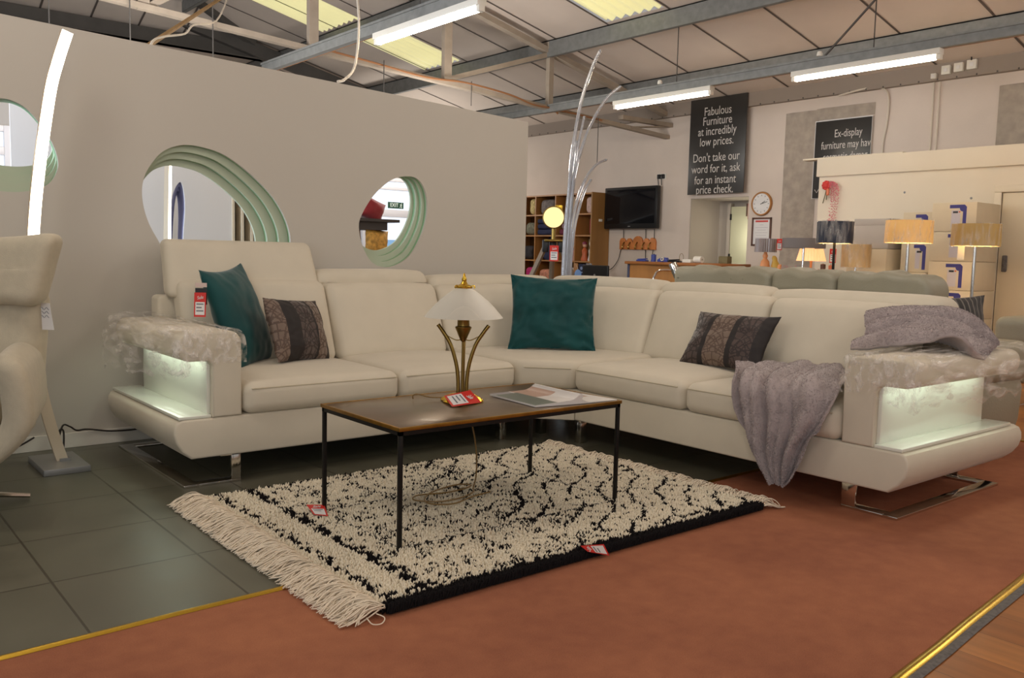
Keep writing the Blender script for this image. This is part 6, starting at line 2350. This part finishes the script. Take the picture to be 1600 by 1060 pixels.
# turned wood lamp with striped grey shade
wl_ = thing('turned_wood_lamp', 'small table lamp with orange turned wood stem and crinkled grey shade below the certificate', 'table lamp', (8.44, 5.82, .841))
M['turned'] = mat('orange_turned_wood', (222, 150, 96), .45)
G().lathe([(0, 0), (.07, 0), (.07, .02), (.03, .04), (.02, .10), (.045, .17), (.055, .24), (.045, .30), (.02, .33), (.03, .36), (.018, .39), (.012, .42)], (8.44, 5.82, .841), 24).build('stem', M['turned'], wl_)
g = G()
n = 60
V = []
for (r_, z) in ((.118, 1.243), (.112, 1.392)):
    for k in range(n):
        rr = r_ + (.004 if k % 2 else -.004)
        a = 2 * PI * k / n
        V.append((8.44 + rr * math.cos(a), 5.82 + rr * math.sin(a), z))
g.add(V, [(k, (k + 1) % n, n + (k + 1) % n, n + k) for k in range(n)])
g.build('lamp_shade', mat('silver_crinkle_shade', (134, 124, 122), .35, var=.3, vscale=24, stretch=(1, 1, .1)), wl_, smooth=False)
# pleated glowing lamp
pl_ = thing('pleated_lamp', 'small table lamp with glowing cream pleated shade in front of the stone pier', 'table lamp', (8.72, 5.42, .841))
V = []
g = G()
for (r_, z) in ((.155, 1.155), (.105, 1.345)):
    for k in range(n):
        rr = r_ + (.004 if k % 2 else -.004)
        a = 2 * PI * k / n
        V.append((8.72 + rr * math.cos(a), 5.42 + rr * math.sin(a), z))
g.add(V, [(k, (k + 1) % n, n + (k + 1) % n, n + k) for k in range(n)])
g.build('lamp_shade', mat('lit_pleats', (246, 206, 160), .8, emit=(255, 196, 130), estr=.75), pl_, smooth=False)
G().lathe([(0, 0), (.07, 0), (.07, .015), (.015, .03), (.013, .3), (.02, .32), (.0, .33)], (8.72, 5.42, .841), 18).build('stem', M['turned'], pl_)
bk_ = thing('candle_stick', 'dark candlestick beside the pleated lamp', 'candlestick', (8.72, 5.27, .841))
G().lathe([(0, 0), (.04, 0), (.035, .02), (.025, .05), (.028, .28), (0, .29)], (8.72, 5.27, .841), 14).build('stem', M['frame'], bk_)
price_tag((8.55, 5.06, 1.215), (.773, -.634, 0), (0, 0, 1), .07, .15, 'red price tag hanging between the pleated lamp and the navy shade stem', lines=3)
oc = thing('orange_candle', 'orange candle under the red tag behind the sage sofa', 'candle', (8.62, 5.12, .841))
G().lathe([(0, 0), (.022, 0), (.022, .27), (.0, .28)], (8.62, 5.12, .841), 14).build('wax', FG['orange'], oc)
G().tube([(8.62, 5.12, 1.115), (8.62, 5.12, 1.135)], .002, 5).build('wick', M['black'], oc)
cy = thing('clear_shade_lamp', 'small lamp with film-wrapped pale cylinder shade behind the navy shade stem', 'table lamp', (8.86, 4.97, .841))
G().lathe([(.15, 1.10), (.15, 1.345), (.145, 1.345), (.145, 1.10)], (8.86, 4.97, 0), 32).build('lamp_shade', mat('gold_mesh_shade', (204, 172, 122), .5, var=.1, vscale=30, stretch=(1, 1, .2)), cy)
G().lathe([(0, 0), (.06, 0), (.06, .012), (.01, .02), (.01, .27)], (8.86, 4.97, .841), 16).build('stem', M['chrome'], cy)
G().lathe([(.156, 1.09), (.158, 1.2), (.155, 1.36)], (8.86, 4.97, 0), 32).build('shade_wrap', M['wrap'], cy)
bi = thing('bird_ornament', 'mustard yellow bird ornament right of the turned wood lamp', 'ornament', (8.5, 5.70, .841))
M['mustard'] = mat('mustard_glaze', (196, 158, 66), .4)
G().lathe([(0, .17), (.03, .175), (.05, .21), (.052, .25), (.035, .29), (.028, .31), (.03, .335), (.018, .36), (0, .365)], (8.5, 5.70, .841), 18, fn=lambda a, b, c: (a, b + (c - 1.02) * .25, c)).build('body', M['mustard'], bi)
G().lathe([(0, .0), (.035, 0), (.015, .02), (.012, .18)], (8.5, 5.70, .841), 12).build('perch', M['mustard'], bi)
G().puff(.012, .02, .05, .01, 2, lambda x, y, z: (8.47 + x, 5.66 + y - z * .3, 1.06 + z)).build('wing', M['turned'], bi)
fe = G()
r = random.Random(4)
for k in range(110):
    y = 5.16 + .44 * r.random()
    p = (8.40 + .1 * r.random(), y, .90 + (5.6 - y) * -.05 + .19 * r.random())
    fe.tube([p, (p[0] + .02 * (r.random() - .5), p[1] + .03 * (r.random() - .5), p[2] + .025 * r.random())], .003, 4)
fe.tube([(8.45, 5.62, .845), (8.45, 5.4, .99), (8.45, 5.15, .95)], .004, 5)
fe = fe.build('feather_garland', M['pink'], None)
tag(fe, 'pink and white feather garland lying on the console below the shallow grey shade', 'garland')

# ================================================================= cartons against the office front


def carton(x, y0, y1, z0, z1, dep, m, label, printed=True, lid=False):
    t = thing('carton', label, 'box', (x + dep / 2, (y0 + y1) / 2, z0), 'cartons against the office front')
    G().box(x, x + dep, y0, y1, z0 + .0015, z1 - .0015, .004).build('carton_body', m, t)
    if printed:
        W = y1 - y0
        H_ = z1 - z0
        yr = y0 + W * .22
        yl = y0 + W * .60
        g = G()
        g.box(x - .0015, x, yr + .02, yl, z1 - .06, z1 - .025)
        g.box(x - .0015, x, yr, yr + .035, z0 + .03, z1 - .045)
        g.lathe([(0, 0), (.035, 0)], (0, 0, 0), 16, fn=lambda a, b, c: (x - .0016, yr + .035 + a, z1 - .06 + b))
        g.build('printed_border', M['labelblue'], t, smooth=False)
        G().box(x - .0012, x, yr + .06, yl - .02, z0 + .04, z1 - .08).build('printed_panel', M['labelgrey'], t, smooth=False)
        G().box(x - .002, x, yl - .085, yl - .035, z1 - .11, z1 - .09).build('printed_mark', M['blackplastic'], t, smooth=False)
        G().box(x - .002, x, yr + .06, yr + .078, z1 - .105, z1 - .09).build('printed_spot', FG['orange'], t, smooth=False)
    if lid:
        G().box(x - .004, x + dep + .004, y0 - .004, y1 + .004, z1 - .07, z1 + .002, .004).build('lid', m, t)
    G().box(x + dep * .46, x + dep * .54, y0 + .002, y1 - .002, z1 - .001, z1 + .0006).build('tape', M['cream_trim'], t, smooth=False)
    return t


CX, CD = 9.2, .55
for z0, z1, lb in [(.0, .30, 'on the floor'), (.30, .595, 'second from the floor'), (.595, .888, 'level with the pinstriped cushion'), (.888, 1.185, 'behind the olive lamp stem'), (1.185, 1.488, 'behind the olive drum shade'), (1.488, 1.785, 'topmost of the tall stack')]:
    carton(CX, 3.90, 4.345, z0, z1, CD, M['carton'], 'printed carton %s in the stack by the cream door' % lb)
for z0, z1, lb in [(.0, .30, 'on the floor'), (.30, .60, 'second from the floor'), (1.06, 1.38, 'below the gold drum shade'), (1.38, 1.70, 'topmost, above the gold drum shade')]:
    carton(CX + .10, 4.355, 4.70, z0, z1, CD - .1, M['carton'], 'printed carton %s in the narrower middle stack' % lb)
carton(CX - .02, 4.36, 4.80, .60, 1.06, CD, M['carton'], 'wide plain cream carton behind the gold lamp stem', printed=False)
carton(CX, 4.81, 5.22, .0, .62, CD, M['carton'], 'plain cream carton on the floor under the grey box', printed=False)
carton(CX - .02, 4.80, 5.26, .62, 1.305, CD, M['carton'], 'tall plain cream carton directly under the grey lidded box', printed=False)
carton(CX, 4.80, 5.20, 1.306, 1.632, CD, M['carton_grey'], 'grey lidded box on top of the plain cream cartons', printed=False, lid=True)
